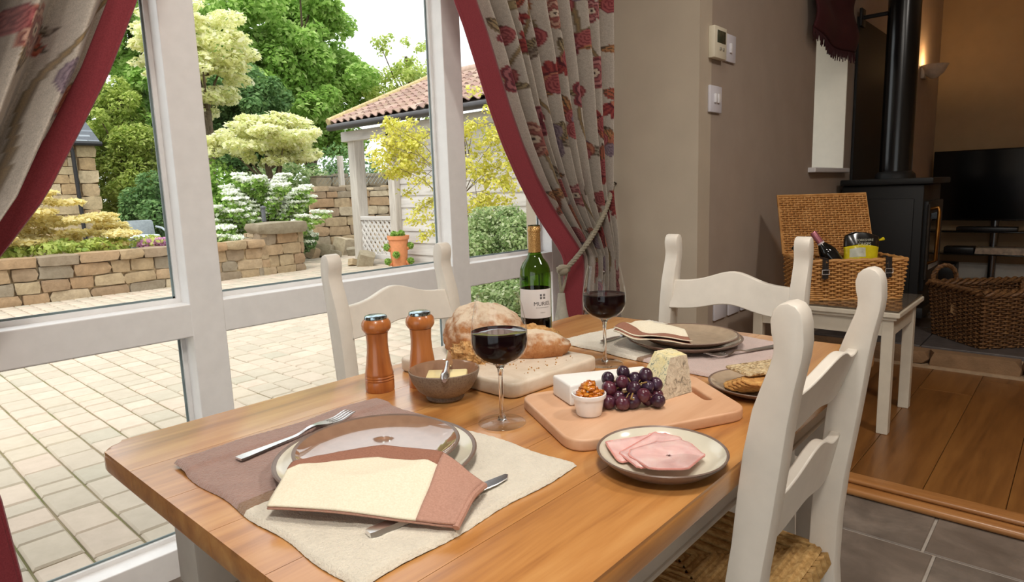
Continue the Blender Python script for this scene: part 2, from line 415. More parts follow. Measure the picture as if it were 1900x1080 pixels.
for i in range(14):
    xc = -.30+ts*.5+ts*(i-4)
    if -2 < xc-ts/2+.05: inst('tile', mt, fl, (xc, (2.47+2.185)/2, 0))

# raised wooden floor with a moulded nosing
fw = struct('floor_raised', label='varnished oak plank floor of the raised living area')
obj('subfloor', MB().box((-1.3, 2.5, -.06), (4.0, YF, ZR-.02)), plain('dark_gap', (30, 18, 10), .9), fw, False)
M_oak = woodmat('warm_oak_floor', (96, 60, 26), (122, 78, 36), (140, 94, 46), 'Y', .6, .32, coat=.12, knots=True, knotc=(60, 32, 14))
pw = .235
for i in range(23):
    x = -1.3+pw*i; y = 2.49
    ln = 1.2+random.random()*1.2
    while y < YF-.02:
        y1 = min(y+ln, YF)
        obj('plank', MB().rbox((x+.001, y+.001, ZR-.02), (x+pw-.001, y1-.001, ZR), .0015, 1), M_oak, fw, False)
        y = y1; ln = 1.6+random.random()*1.4
M_nose = woodmat('oak_nosing', (130, 84, 42), (158, 106, 58), (178, 126, 74), 'X', .7, .32, coat=.2)
prof = [(2.52, 0)]+[(2.452+.018*(1-math.cos(a))-.018, .016+.016*math.sin(a)) for a in np.linspace(-PI/2, PI/2, 9)]+[(2.47, .036)]+[(2.466+.009-.012*math.cos(a), .046+.010*math.sin(a)) for a in np.linspace(-PI/2, PI/2, 7)]+[(2.52, .057)]
tr = S1('trim_1', MB().prism(prof, -1.98, 4.0, 'X'), M_nose, 'rounded oak step edge between tiles and planks', True)
S1('floor_threshold', MB().box((-2.0, 2.5, -.06), (-1.3, YC, .05)), M_oak)

# ------------------------------------------------------------------ garden
ZP = -.1
def stonemesh(k):
    rnd = random.Random(100+k); bm = bmesh.new(); bmesh.ops.create_cube(bm, size=1)
    bmesh.ops.subdivide_edges(bm, edges=bm.edges[:], cuts=1, use_grid_fill=True)
    for v in bm.verts:
        c = v.co; m = max(abs(c.x), abs(c.y), abs(c.z)); e = sum(1 for q in c if abs(q) > .4)
        f = {0: 1, 1: 1.05, 2: 1.0, 3: .93}[e]
        v.co = c*f+Vector((rnd.uniform(-.045, .045), rnd.uniform(-.045, .045), rnd.uniform(-.06, .06)))
    m = MB().bm(bm).mesh('rubble_stone'); smooth(m, 50); return m
def stonemat(name, stops, bump=.6):
    t = NT(name); oi = t.n('ShaderNodeObjectInfo'); p = t.pos()
    c = t.ramp(oi.outputs['Random'], stops)
    n = t.noise(p, 9, 7, .7); d = t.mix(t.ramp(n, [(.35, (0, 0, 0, 1)), (.7, (1, 1, 1, 1))]), t.mix(.45, c, (96, 78, 56)), c)
    t.bump(n, bump, .03); return t.done(d, .9)
M_stone = stonemat('sandstone_rubble', [(0, (176, 150, 116)), (.25, (190, 170, 138)), (.5, (172, 138, 104)), (.7, (152, 140, 122)), (.85, (202, 186, 158)), (1, (178, 140, 102))])
M_gstone = stonemat('weathered_grey_stone', [(0, (150, 142, 124)), (.5, (172, 160, 136)), (1, (130, 120, 102))])
M_mortar = plain('sandy_mortar', (190, 170, 138), .95, var=.08, bump=.4, bscale=30)
M_earth = plain('dark_soil', (92, 76, 56), .95, var=.2, scale=6, bump=.6, bscale=12)
STN = [stonemesh(k) for k in range(10)]
STB = []
for m in STN: m.materials.append(M_stone)
STG = []
for m in STN:
    q = m.copy(); q.materials[0] = M_gstone; STG.append(q)
def stone_face(par, p0, p1, z0, z1, depth, h=(.1, .16), l=(.16, .42), stones=STN, both=False, ragged=0, normal=1):
    # a coursed rubble face along p0->p1 (plan); stones stand proud of the core on the side given by normal
    d = Vector(p1)-Vector(p0); L = d.length; d.normalize(); nv = Vector((d.y, -d.x))*normal
    ang = math.atan2(d.y, d.x); z = z0
    while z < z1-.03:
        hh = min(random.uniform(*h), z1-z); hh = hh if z1-z-hh > .05 else z1-z
        s = -random.uniform(0, .12)
        while s < L-.02:
            ll = random.uniform(*l); e = min(s+ll, L); b = max(s, 0)
            if e-b > .05:
                c = Vector(p0)+d*((b+e)/2)-nv*(depth/2-.0); hz = hh+(random.uniform(-ragged, ragged) if z+hh >= z1-.01 else 0)
                inst('stone', random.choice(stones), par, (c.x, c.y, z+hz/2), (random.uniform(-.03, .03), random.uniform(-.03, .03), ang+random.choice((0, PI))+random.uniform(-.02, .02)), ((e-b)*1.0-.008, depth*random.uniform(.92, 1.08), hz-.008))
            s = e
        z += hh
# patio: coursed setts
pav = struct('patio_paving', label='pale stone sett paving of the patio with mossy joints')
t = NT('mossy_joint_sand'); p = t.pos(); n = t.noise(p, 3, 5)
obj('joint_sand', MB().box((-16, -8, ZP-.2), (-2.11, 13, ZP-.012)), t.done(t.ramp(n, [(.42, (140, 126, 100)), (.6, (120, 116, 76)), (.75, (98, 106, 56))]), .95), pav, False)
def pavermat(name, src):
    t = NT(name); p = t.pos()
    r = t.n('ShaderNodeObjectInfo').outputs['Random'] if src == 'o' else t.n('ShaderNodeNewGeometry').outputs['Random Per Island']
    c = t.ramp(r, [(0, (197, 183, 164)), (.3, (187, 175, 158)), (.55, (203, 184, 167)), (.8, (181, 173, 156)), (1, (208, 189, 172))])
    n = t.noise(p, 14, 7, .7); c = t.mix(t.ramp(n, [(.3, (0, 0, 0, 1)), (.75, (1, 1, 1, 1))]), t.mix(.25, c, (130, 116, 96)), c)
    t.bump(n, .3, .01); return t.done(c, .85)
M_pav, M_pavs = pavermat('sett_stone', 'o'), pavermat('sett_stone_field', 'i')
LENS = [.135, .165, .205, .245]
PM = []
for L in LENS:
    m = tilemesh(L-.009, .156, .05, .008); m.materials.append(M_pav); PM.append(m)
cands = []
for k in range(-30, 60):
    y = .62+.165*k; x = -2.14-random.random()*.15
    while x > -12:
        q = random.choices((0, 1, 2, 3), (1, 2, 3, 3))[0]; L = LENS[q]
        cands.append((x-L/2, y, q)); x -= L
def seen(x, y):
    px, py, w = project((x, y, ZP)); return w > 0 and -20 < px < 860 and 480 < py < 1090
near = []; rest = []
for c in sorted(cands, key=lambda c: c[0]**2+c[1]**2):
    px, py, w = project((c[0], c[1], ZP))
    hidden = py > 815-.27*(px-215)+25 and px > 225 and py < 1085 and not (px < 330)
    (near if w > 0 and -30 < px < 640 and 560 < py < 1100 and not hidden and len(near) < 300 else rest).append(c)
for x, y, q in near: inst('sett', PM[q], pav, (x, y, ZP+random.uniform(-.002, .002)), (random.uniform(-.012, .012), random.uniform(-.012, .012), random.uniform(-.01, .01)))
V = []; F = []
for x, y, q in rest:
    if not (-12.2 < x and -5 < y < 10): continue
    me = PM[q]; o = len(V); dz = random.uniform(-.002, .002)
    V += [(v.co.x+x, v.co.y+y, v.co.z+ZP+dz) for v in me.vertices]; F += [tuple(i+o for i in pl.vertices) for pl in me.polygons]
o = obj('sett_field', npmesh('sett_field', V, F), M_pavs, pav, False, kind='stuff')
lawn = S1('ground', MB().box((-60, -40, -.5), (-10.4, 60, -.14)).box((-10.4, 9.5, -.5), (20, 60, -.14)).box((-10.4, -40, -.5), (-2.3, -8, -.14)), M_earth, 'dark planted earth of the garden')

# low sandstone wall
gw = thing('garden_wall', 'low sandstone wall along the patio edge below the yellow shrub', 'wall', (-10.3, 2, ZP))
obj('wall_core', MB().box((-10.62, -2.5, ZP-.1), (-10.24, 5.2, .47)), M_mortar, gw, False)
stone_face(gw, (-10.12, -2.5), (-10.22, 5.1), ZP-.03, .38, .22, (.12, .17), (.22, .5))
s = -2.5
while s < 5.1:                       # coping stones
    L = random.uniform(.3, .55); inst('stone', random.choice(STN), gw, (-10.36, s+L/2, .44), (0, random.uniform(-.04, .04), random.uniform(-.04, .04)), (.42, L-.01, .13)); s += L
gp = thing('wall_pillar', 'squat sandstone pillar with a flat capstone ending the low wall', 'pillar', (-10.4, 5.5, ZP))
obj('pillar_core', MB().box((-10.7, 5.14, ZP-.1), (-10.32, 5.86, .6)), M_mortar, gp, False)
stone_face(gp, (-10.22, 5.08), (-10.3, 5.93), ZP-.03, .6, .2, (.14, .22), (.25, .5))
stone_face(gp, (-10.8, 5.08), (-10.22, 5.08), ZP-.03, .6, .14, (.14, .2), (.2, .4))
inst('capstone', STG[3], gp, (-10.42, 5.50, .68), (0, .03, .04), (.5, .9, .18))
tag(obj('garden_lamp', MB().lathe([(0, 0), (.035, 0), (.035, .22), (.05, .23), (.05, .26), (0, .28)], (-10.75, 5.45, .78), 12), plain('grey_lamp_metal', (92, 94, 100), .4), None, True, (-10.75, 5.45, .78)), 'small grey bollard lamp behind the capstone of the pillar', 'lamp')
# taller rubble wall on the right and rockery at its foot
gt = thing('retaining_wall', 'tall tumbled sandstone wall behind the wooden shelter post', 'wall', (-12.9, 9, ZP))
obj('wall_core', MB().box((-13.4, 7.9, ZP-.1), (-13.02, 11.5, 1.25)), M_mortar, gt, False)
stone_face(gt, (-12.85, 7.75), (-12.85, 11.6), ZP-.05, 1.4, .3, (.14, .3), (.25, .6), ragged=.05)
gb = thing('upper_wall', 'grey weathered stone wall higher up behind the tall sandstone wall', 'wall', (-14.6, 10, .5))
obj('wall_core', MB().box((-15, 8.9, .3), (-14.66, 12.5, 1.5)), M_mortar, gb, False)
stone_face(gb, (-14.5, 8.8), (-14.5, 12.5), .9, 1.75, .3, (.16, .3), (.3, .7), STG, ragged=.08)
rk = [(-12.35, 7.6, .34), (-12.3, 8.08, .46), (-12.45, 8.6, .36), (-11.85, 7.95, .22), (-11.6, 8.25, .2), (-12.25, 7.2, .3), (-11.8, 7.5, .2), (-12.5, 6.85, .28), (-10.0, 7.0, .2), (-9.8, 6.85, .3), (-10.05, 6.75, .16)]
names = ['dark lichened', 'large upright', 'rounded brown', 'small flat', 'low sandy', 'mossy tan', 'pale pebble like', 'buff angular']
ORD = ['leftmost', 'second', 'third', 'fourth', 'fifth', 'sixth', 'seventh', 'eighth']
rkx = [project((x, y, 0))[0] for x, y, sz in rk]
for k, (x, y, sz) in enumerate(rk):
    rank = sorted(rkx[:8] if k < 8 else rkx[8:]).index(rkx[k]); rw = ORD[rank]+('' if rank == 0 else ' from the left')
    me = random.choice(STN if k % 3 else STG); o = bpy.data.objects.new('rock', me); COL.objects.link(o)
    o.location = (x, y, ZP+sz*.36); o.rotation_euler = (random.uniform(-.3, .3), random.uniform(-.3, .3), random.uniform(0, 3)); o.scale = (sz, sz*random.uniform(.7, 1.1), sz*random.uniform(.7, 1))
    tag(o, ('%s sandstone boulder of the rockery below the tall wall' if k < 8 else '%s weathered stone at the foot of the shelter post') % rw if rank == 0 else ('sandstone boulder below the tall wall, %s in the rockery' if k < 8 else 'weathered stone at the foot of the shelter post, %s') % rw, 'rock', 'rockery boulders by the tall wall' if k < 8 else 'stones at the shelter post')
# wire fence
M_post = woodmat('weathered_grey_wood', (158, 150, 142), (184, 176, 167), (204, 197, 188), 'Z', .6, .8)
M_postx = woodmat('weathered_grey_board', (168, 164, 160), (196, 191, 187), (214, 209, 205), 'X', .5, .8)
wf = thing('wire_fence', 'wire mesh fence on wooden posts above the grey stone wall', 'fence', (-14.6, 10, 1.4))
for y in (9.38, 11.2): obj('post', MB().rbox((-14.3, y-.06, 1.2), (-14.18, y+.06, 2.2), .01), M_post, wf, False)
wm = MB(); M_wire = plain('galvanised_wire', (120, 128, 130), .4, .8)
for k in range(30):
    y = 8.7+k*.12
    wm.tube([(-14.24, y, 1.5), (-14.24, y+.5, 2.05)], .004, 3, False); wm.tube([(-14.24, y+.5, 1.5), (-14.24, y, 2.05)], .004, 3, False)
obj('wire_mesh', wm, M_wire, wf, False, kind='stuff')

# timber shelter with pantile roof
sh = thing('garden_shelter', 'grey timber garden shelter with pantiled roof and lattice panel', 'shelter', (-9, 7.5, ZP))
obj('post', MB().rbox((-10.47, 7.08, ZP), (-10.25, 7.3, 2.3), .012), M_post, sh, False)
obj('post', MB().rbox((-9.2, 7.0, ZP), (-9.02, 7.16, 2.3), .012), M_post, sh, False)
obj('post', MB().rbox((-10.47, 9.0, ZP), (-10.3, 9.17, 2.3), .012), M_post, sh, False)
obj('beam', MB().rbox((-10.55, 7.0, 2.18), (-3.2, 7.14, 2.36), .01), M_postx, sh, False)
obj('brace', MB().prism([(-9.0, 1.62), (-8.92, 1.6), (-8.66, 2.18), (-8.78, 2.18)], 7.02, 7.1, 'Y'), M_post, sh, False)
for k in range(11):                   # lapped boards
    z = ZP+.02+.205*k
    m = MB().prism([(7.155, z), (7.12, z), (7.14, z+.222), (7.155, z+.222)], -9.03, -3.2, 'X')
    obj('board', m, M_postx, sh, False)
obj('board_backing', MB().box((-9.03, 7.16, ZP), (-3.2, 7.2, 2.25)), M_post, sh, False)
obj('lattice_rail', MB().rbox((-10.25, 7.1, .72), (-9.2, 7.17, .79), .006), M_postx, sh, False)
obj('lattice_rail', MB().rbox((-10.25, 7.1, .0), (-9.2, 7.15, .09), .006), M_postx, sh, False)
lx0, lx1, lz0, lz1 = -10.25, -9.2, .08, .73
for sgn in (1, -1):
    for k in range(-6, 12):
        a = lx0+k*.13
        pts = []
        for x in np.linspace(lx0, lx1, 60):
            z = lz0+(x-a)*1.15 if sgn > 0 else lz0+(lx1-x-(a-lx0))*1.15
            if lz0 <= z <= lz1: pts.append((x, z))
        if len(pts) > 4:
            (xa, za), (xb, zb) = pts[0], pts[-1]; w = .028
            obj('slat', MB().prism([(xa-w, za), (xa+w, za), (xb+w, zb), (xb-w, zb)], 7.115+(.014 if sgn > 0 else 0), 7.129+(.014 if sgn > 0 else 0), 'Y'), M_postx, sh, False)
# roof: pantiles on a slope rising away from the eave
t = NT('clay_pantile'); oi = t.n('ShaderNodeObjectInfo'); c = t.ramp(oi.outputs['Random'], [(0, (150, 118, 108)), (.4, (176, 144, 132)), (.7, (138, 110, 102)), (1, (186, 160, 146))])
n = t.noise(t.pos(), 7, 6, .7); M_tilec = t.done(t.mix(t.ramp(n, [(.45, (0, 0, 0, 1)), (.75, (1, 1, 1, 1))]), c, (150, 132, 106)), .85)
EY, EZ, RYd, RZd = 6.78, 2.47, 9.3, 3.52
sl_ = math.atan2(RZd-EZ, RYd-EY); slen = math.hypot(RYd-EY, RZd-EZ)
pt = MB(); w, L, th = .225, .36, .016; top = []; n = 8
for i in range(n+1):
    u = i/n; top.append((w*u-w/2-.012, .030*math.sin(2*PI*u*.98+.3)))
vs = [(a, 0, b+th) for a, b in top]+[(a, L, b) for a, b in top]+[(a, 0, b) for a, b in top]
pt.add(vs, [(i, i+1, n+2+i, n+1+i) for i in range(n)]+[(2*n+2+i, 2*n+3+i, i+1, i) for i in range(n)])
ptm = pt.mesh('pantile'); smooth(ptm, 60); ptm.materials.append(M_tilec)
rows = 9; cols = 31
for r in range(rows):
    s = r*(slen-.05)/rows
    for c in range(cols):
        x = -10.5+.1+c*.205
        inst('pantile', ptm, sh, (x, EY+s*math.cos(sl_), EZ+.05+s*math.sin(sl_)+random.uniform(-.004, .004)), (sl_-.03, 0, random.uniform(-.02, .02)), (1, 1, 1))
obj('roof_deck', MB().add([(-10.55, EY, EZ), (-4, EY, EZ), (-4, RYd, RZd), (-10.55, RYd, RZd), (-10.55, EY, EZ-.05), (-4, EY, EZ-.05), (-4, RYd, RZd-.05), (-10.55, RYd, RZd-.05)], [(0, 1, 2, 3), (7, 6, 5, 4), (0, 4, 5, 1), (1, 5, 6, 2), (2, 6, 7, 3), (3, 7, 4, 0)]), plain('dark_timber', (70, 58, 50), .8), sh, False)
vp = [Vector((-10.56, EY-.02+s*math.cos(sl_), EZ+.06+s*math.sin(sl_))) for s in np.linspace(0, slen, 9)]
obj('verge', MB().tube(vp, .07, 8), plain('lichened_mortar', (178, 158, 116), .95, var=.15, bump=.5), sh)
obj('ridge', MB().tube([(-10.6, RYd, RZd+.05), (-4, RYd, RZd+.05)], .1, 10), M_tilec, sh)
obj('gutter', MB().tube([(-10.5, EY-.05, EZ-.05), (-4, EY-.05, EZ-.08)], .06, 10), plain('black_gutter', (52, 48, 50), .4), sh)
# strawberry pot
tp = thing('strawberry_pot', 'tall terracotta strawberry pot with small green plants in its pockets', 'plant pot', (-8.72, 6.78, ZP))
M_terra = plain('terracotta', (214, 140, 96), .8, var=.05)
obj('pot_body', MB().lathe([(0, 0), (.125, 0), (.165, .5), (.185, .52), (.19, .58), (.16, .58), (.15, .5), (0, .5)], (-8.72, 6.78, ZP), 28), M_terra, tp)
for a, z in ((-2.0, .36), (.69, .38), (-.9, .24), (.55, .12), (-1.9, .12), (2.2, .3)):
    x, y = -8.72+.16*math.cos(a), 6.78+.16*math.sin(a)
    obj('pocket', MB().sphere((x, y, ZP+z), (.045, .045, .05), 10, 6), M_terra, tp)
# foliage ------------------------------------------------------------
def leaf_cloud(centers, radii, n, size, flat=.6, seed=1, shell=.55, up=.5, curl=.25):
    """n leaves spread over ellipsoid clumps; each leaf a small folded rhombus."""
    rg = np.random.default_rng(seed); C = np.asarray(centers, float); Rr = np.asarray(radii, float)
    if Rr.ndim == 1: Rr = np.repeat(Rr[:, None], 3, 1)
    wgt = (Rr[:, 0]*Rr[:, 1]+Rr[:, 0]*Rr[:, 2]); k = rg.choice(len(C), n, p=wgt/wgt.sum())
    d = rg.normal(size=(n, 3)); d /= np.linalg.norm(d, axis=1)[:, None]
    rad = shell+(1-shell)*rg.random(n)**.6
    P = C[k]+d*Rr[k]*rad[:, None]
    nrm = d*(1-up)+np.array([0, 0, 1.])*up+rg.normal(size=(n, 3))*.45; nrm /= np.linalg.norm(nrm, axis=1)[:, None]
    a = np.cross(nrm, rg.normal(size=(n, 3))); a /= np.linalg.norm(a, axis=1)[:, None]; b = np.cross(nrm, a)
    s = size*(.65+.7*rg.random(n))[:, None]
    v0 = P-a*s; v1 = P+b*s*.5*flat*2+nrm*s*curl*.3; v2 = P+a*s-nrm*s*curl; v3 = P-b*s*.5*flat*2+nrm*s*curl*.3
    V = np.stack([v0, v1, v2, v3], 1).reshape(-1, 3); F = np.arange(4*n).reshape(-1, 4)
    return V, F
def foliage(par, name, mat, *a, **k):
    V, F = leaf_cloud(*a, **k); g = origin(par); V = V-np.array(g)
    o = obj(name, npmesh(name, V, F), mat, par, False, kind='stuff'); return o
def clumps(c, r, n, rr, seed, flat=1.0, low=-1):
    rg = random.Random(seed); out = []; rad = []
    while len(out) < n:
        d = Vector((rg.gauss(0, 1), rg.gauss(0, 1), rg.gauss(0, 1))).normalized()*(rg.random()**.45)
        if d.z < low: continue
        out.append((c[0]+d.x*r[0], c[1]+d.y*r[1], c[2]+d.z*r[2])); q = rr*rg.uniform(.6, 1.3); rad.append((q, q, q*flat))
    return out, rad
M_bark = plain('grey_brown_bark', (92, 78, 62), .9, var=.2, bump=.6, bscale=14)
def trunk(par, base, top, r, branches=(), seed=0, br=.36):
    rg = random.Random(seed); m = MB(); b, t_ = Vector(base), Vector(top); pts = []
    for i in range(7):
        q = b.lerp(t_, i/6); pts.append(q+Vector((rg.uniform(-1, 1), rg.uniform(-1, 1), 0))*r*.6*(i > 0))
    m.tube(pts, [r*(1.15-.75*i/6) for i in range(7)], 8)
    for q in branches:
        s = pts[rg.randint(2, 5)]; e = Vector(q); mid = s.lerp(e, .5)+Vector((0, 0, (e-s).length*.1))
        m.tube([s, mid, e], [r*br, r*br*.65, r*.08], 6)
    return obj('trunk', m, M_bark, par)
G = lambda *c: c  # leaf colours below run paler than real leaves, outdoor glare painted in
L_green = leafmat('fresh_green_leaves', [(0, (124, 164, 70)), (.4, (152, 190, 92)), (.75, (180, 212, 116)), (1, (208, 228, 150))], .5)
L_dark = leafmat('deep_green_leaves', [(0, (88, 124, 72)), (.5, (112, 150, 90)), (1, (148, 180, 116))], .45)
L_var = leafmat('cream_variegated_leaves', [(0, (206, 216, 146)), (.3, (236, 236, 180)), (.7, (248, 246, 208)), (1, (254, 252, 232))], .55)
L_yel = leafmat('golden_leaves', [(0, (190, 194, 80)), (.4, (222, 218, 100)), (.8, (236, 228, 124)), (1, (246, 238, 160))], .5)
L_lime = leafmat('yellow_green_leaves', [(0, (150, 176, 88)), (.4, (190, 206, 108)), (1, (218, 226, 144))], .55)
L_bush = leafmat('small_pale_green_leaves', [(0, (116, 146, 86)), (.4, (156, 178, 116)), (.8, (190, 204, 152)), (1, (222, 226, 192))], .45)
L_white = leafmat('white_blossom', [(0, (226, 232, 206)), (.5, (246, 248, 238)), (1, (255, 255, 250))], .3)
L_haz = leafmat('yellow_cream_leaves', [(0, (220, 206, 136)), (.5, (240, 226, 166)), (1, (248, 240, 196))], .5)
L_pink = leafmat('pink_flowers', [(0, (214, 150, 200)), (1, (240, 196, 226))], .3)
def tree(name, label, base, top, r, c, rad, ncl, clr, n, size, mat, seed, flat=1.0, group=None, low=-1, cat='tree', **kw):
    tr = thing(name, label, cat, base, 0, group)
    cs, rr = clumps(c, rad, ncl, clr, seed, flat, low)
    trunk(tr, base, top, r, [cs[i] for i in range(0, min(len(cs), 24), 2)], seed)
    foliage(tr, 'foliage', mat, cs, rr, n, size, seed=seed, **kw); return tr
tree('broadleaf_tree', 'tall broad green tree behind the garden wall with the widest crown', (-24, 14.5, -.1), (-24, 14.2, 7), .3, (-24, 13.6, 6.2), (2.6, 4.0, 3.6), 150, .7, 60000, .11, L_green, 11, .8)
tree('broadleaf_tree', 'dark green tree rising left of the window post', (-27, 9.2, -.1), (-27, 9.2, 8), .3, (-27, 9.0, 6.5), (2.5, 2.6, 4.2), 110, .65, 34000, .115, L_green, 12, .8)
tree('broadleaf_tree', 'shaded dark tree standing behind the cream leaved trees', (-21, 10.2, -.1), (-21, 10.2, 4.6), .25, (-21, 10.0, 3.6), (1.4, 2.2, 1.9), 80, .5, 26000, .09, L_dark, 13, .8)
tree('broadleaf_tree', 'pale airy tree showing above the pantiled shelter roof', (-22, 18.2, -.1), (-22, 18.2, 7.0), .16, (-22, 18.0, 6.0), (1.3, 1.8, 1.9), 60, .42, 4600, .08, L_lime, 14, .8, shell=.05)
tree('tiered_dogwood', 'cream variegated tree with layered branches, the higher one by the window post', (-17, 7.4, -.1), (-17, 7.2, 5.2), .14, (-17, 7.15, 4.8), (1.2, 1.3, 1.5), 90, .36, 13000, .07, L_var, 15, .42, 'cream variegated trees', up=.75)
tree('tiered_dogwood', 'lower cream variegated tree with layered branches spreading above the white shrub', (-15, 7.9, -.1), (-15, 7.9, 2.9), .12, (-15, 7.9, 2.6), (1.1, 1.5, .62), 90, .27, 9500, .065, L_var, 16, .4, 'cream variegated trees', up=.75)
tree('leafy_shrub', 'bushy yellow green conifer beside the stone cottage', (-25, 7.9, -.1), (-25, 7.9, 5.0), .15, (-25, 7.85, 2.9), (1.3, 1.25, 2.5), 110, .42, 42000, .065, L_lime, 17, 1.0, up=.6, cat='conifer')
tree('leafy_shrub', 'dark rounded evergreen under the yellow green conifer', (-19.5, 6.7, -.1), (-19.5, 6.7, 1.2), .1, (-19.5, 6.75, .9), (.6, .75, 1.0), 30, .35, 12000, .06, L_dark, 18, cat='shrub')
for k, (x, y, z, a, h, mt, lab) in enumerate([(-15.6, 6.9, .9, 1.0, .95, L_green, 'bright green hedge clump left of the white flowering shrub'), (-16.5, 9.0, 1.0, 1.3, .9, L_bush, 'grey green rounded shrub right of the white flowering shrub'),
        (-17.5, 11.4, 1.4, 1.6, 1.1, L_dark, 'dark green hedge behind the wire mesh fence'), (-16.2, 13.6, 1.2, 1.6, 1.1, L_green, 'green hedge seen through the shelter opening'), (-17.0, 8.0, .6, 1.3, .9, L_dark, 'dark shrub in the shade behind the white flowering shrub')]):
    tree('leafy_shrub', lab, (x, y, -.1), (x, y, z), .08, (x, y, z), (.7, a, h), 30, .45, 9000, .06, mt, 30+k, cat='shrub')
# white viburnum in layered tiers
vb = thing('flowering_viburnum', 'white flowering shrub with layered branches behind the stone pillar', 'shrub', (-11.9, 6.1, ZP))
rg = random.Random(5); cs = []; rr = []; fc = []; fr = []; br = MB()
for k in range(50):
    z = rg.uniform(.2, 1.45); reach = 1.2*(1.25-.6*z)*rg.uniform(.45, 1.0); a = rg.uniform(0, 2*PI)
    tip = Vector((-11.9+.75*reach*math.cos(a), 6.1+1.15*reach*math.sin(a), z+reach*.42)); st = Vector((-11.9, 6.1, max(.1, z-.25)))
    br.tube([st, st.lerp(tip, .5), tip], [.018, .012, .006], 5)
    for f in np.linspace(.4, 1, 5):
        q = st.lerp(tip, f); cs.append(tuple(q-Vector((0, 0, .05)))); rr.append((.13, .15, .055)); fc.append(tuple(q+Vector((0, 0, .035)))); fr.append((.15, .16, .028))
obj('branches', br, M_bark, vb)
foliage(vb, 'foliage', L_green, cs, rr, 11000, .045, seed=3, up=.7); foliage(vb, 'blossom', L_white, fc, fr, 20000, .038, seed=4, up=.8)
vb2 = thing('flowering_viburnum', 'low white flowering shrub at the left behind the sandstone wall', 'shrub', (-11.4, 5.0, ZP))
cs, rr = clumps((-11.4, 4.95, .45), (.35, .45, .35), 20, .16, 8, .5)
foliage(vb2, 'foliage', L_green, cs, rr, 2500, .045, seed=5); foliage(vb2, 'blossom', L_white, [(a, b, c+.05) for a, b, c in cs], [(a, b, c*.5) for a, b, c in rr], 3500, .036, seed=6)
vb3 = thing('flowering_viburnum', 'white flowering shrub between the pillar and the rockery', 'shrub', (-11.9, 6.9, ZP))
cs, rr = clumps((-11.9, 6.75, .3), (.3, .35, .35), 18, .15, 9, .5)
foliage(vb3, 'foliage', L_dark, cs, rr, 2600, .045, seed=7); foliage(vb3, 'blossom', L_white, [(a, b, c+.05) for a, b, c in cs[:11]], [(a, b, c*.5) for a, b, c in rr[:11]], 2200, .036, seed=8)
# yellow cut leaved shrub on the low wall, golden tree by the shelter, rounded bush by the window
ys = thing('golden_shrub', 'spreading yellow leaved shrub on top of the low wall beside the curtain', 'shrub', (-11.3, 2.7, .3))
cs = []; rr = []; rg = random.Random(12)
for k in range(70):
    y = rg.uniform(.8, 3.3); z = .55+rg.random()**1.2*1.0*max(.2, 1-abs(y-2.1)/1.9); cs.append((-11.2+rg.uniform(-.45, .5), y, z)); rr.append((.22, .26, .045))
foliage(ys, 'foliage', L_haz, cs, rr, 15000, .045, seed=13, up=.8)
cs = [(-11.0+rg.uniform(-.3, .3), rg.uniform(.6, 3.6), .5+rg.uniform(0, .12)) for k in range(40)]
foliage(ys, 'lower_leaves', L_lime, cs, [(.2, .2, .09)]*40, 3500, .04, seed=14)
gt_ = thing('golden_acacia', 'golden leaved acacia in front of the boarded shelter wall', 'tree', (-6.02, 5.8, ZP))
c1, r1 = clumps((-7.15, 5.75, 1.72), (.34, .46, .6), 60, .15, 50, .6); c2, r2 = clumps((-5.65, 5.8, 1.45), (.3, .4, 1.0), 60, .14, 51, .7); c3, r3 = clumps((-6.75, 5.75, .95), (.2, .28, .5), 20, .12, 52, .7)
trunk(gt_, (-6.02, 5.8, ZP), (-6.0, 5.8, 2.4), .03, [c1[i] for i in range(0, 60, 6)]+[c2[i] for i in range(0, 60, 6)]+c3[::6], 5, .2)
foliage(gt_, 'foliage', L_yel, c1+c2+c3, r1+r2+r3, 6800, .027, seed=51, up=.5, shell=.02)
rb = thing('rounded_bush', 'dense rounded green bush on the patio outside the right hand pane', 'bush', (-4.25, 4.65, ZP))
cs, rr = clumps((-4.32, 4.72, .52), (.48, .55, .5), 90, .16, 61); trunk(rb, (-4.25, 4.7, ZP), (-4.25, 4.7, .4), .05, cs[:14], 3)
foliage(rb, 'foliage', L_bush, cs, rr, 40000, .02, seed=62, up=.4)
cs = []; rr = []
lw = thing('low_bush', 'low leafy bush against the paving below the transom of the right pane', 'bush', (-3.7, 3.9, ZP))
cs, rr = clumps((-3.75, 4.0, .12), (.3, .4, .2), 30, .14, 63); foliage(lw, 'foliage', L_bush, cs, rr, 9000, .022, seed=64)
obj('stems', MB().tube([(-3.75, 4, ZP), (-3.72, 4.02, .1)], .02, 6), M_bark, lw)
# succulents in the terracotta pot

pk = [(-8.72+.2*math.cos(a), 6.78+.2*math.sin(a), ZP+z+.03) for a, z in ((-2.0, .36), (.69, .38), (-.9, .24), (.55, .12), (-1.9, .12))]+[(-8.78, 6.74, .5), (-8.66, 6.76, .5), (-8.7, 6.84, .51)]
for k, q in enumerate(pk):
    sp = thing("succulent", "small green succulent in the "+["upper left pocket", "upper right pocket", "middle pocket", "lower right pocket", "lower left pocket", "mouth at the left", "mouth at the front right", "mouth at the back"][k]+" of the terracotta pot", "plant", q, 0, "succulents in the terracotta pot"); foliage(sp, "rosette", L_green, [q], [.06], 220, .02, seed=71+k)
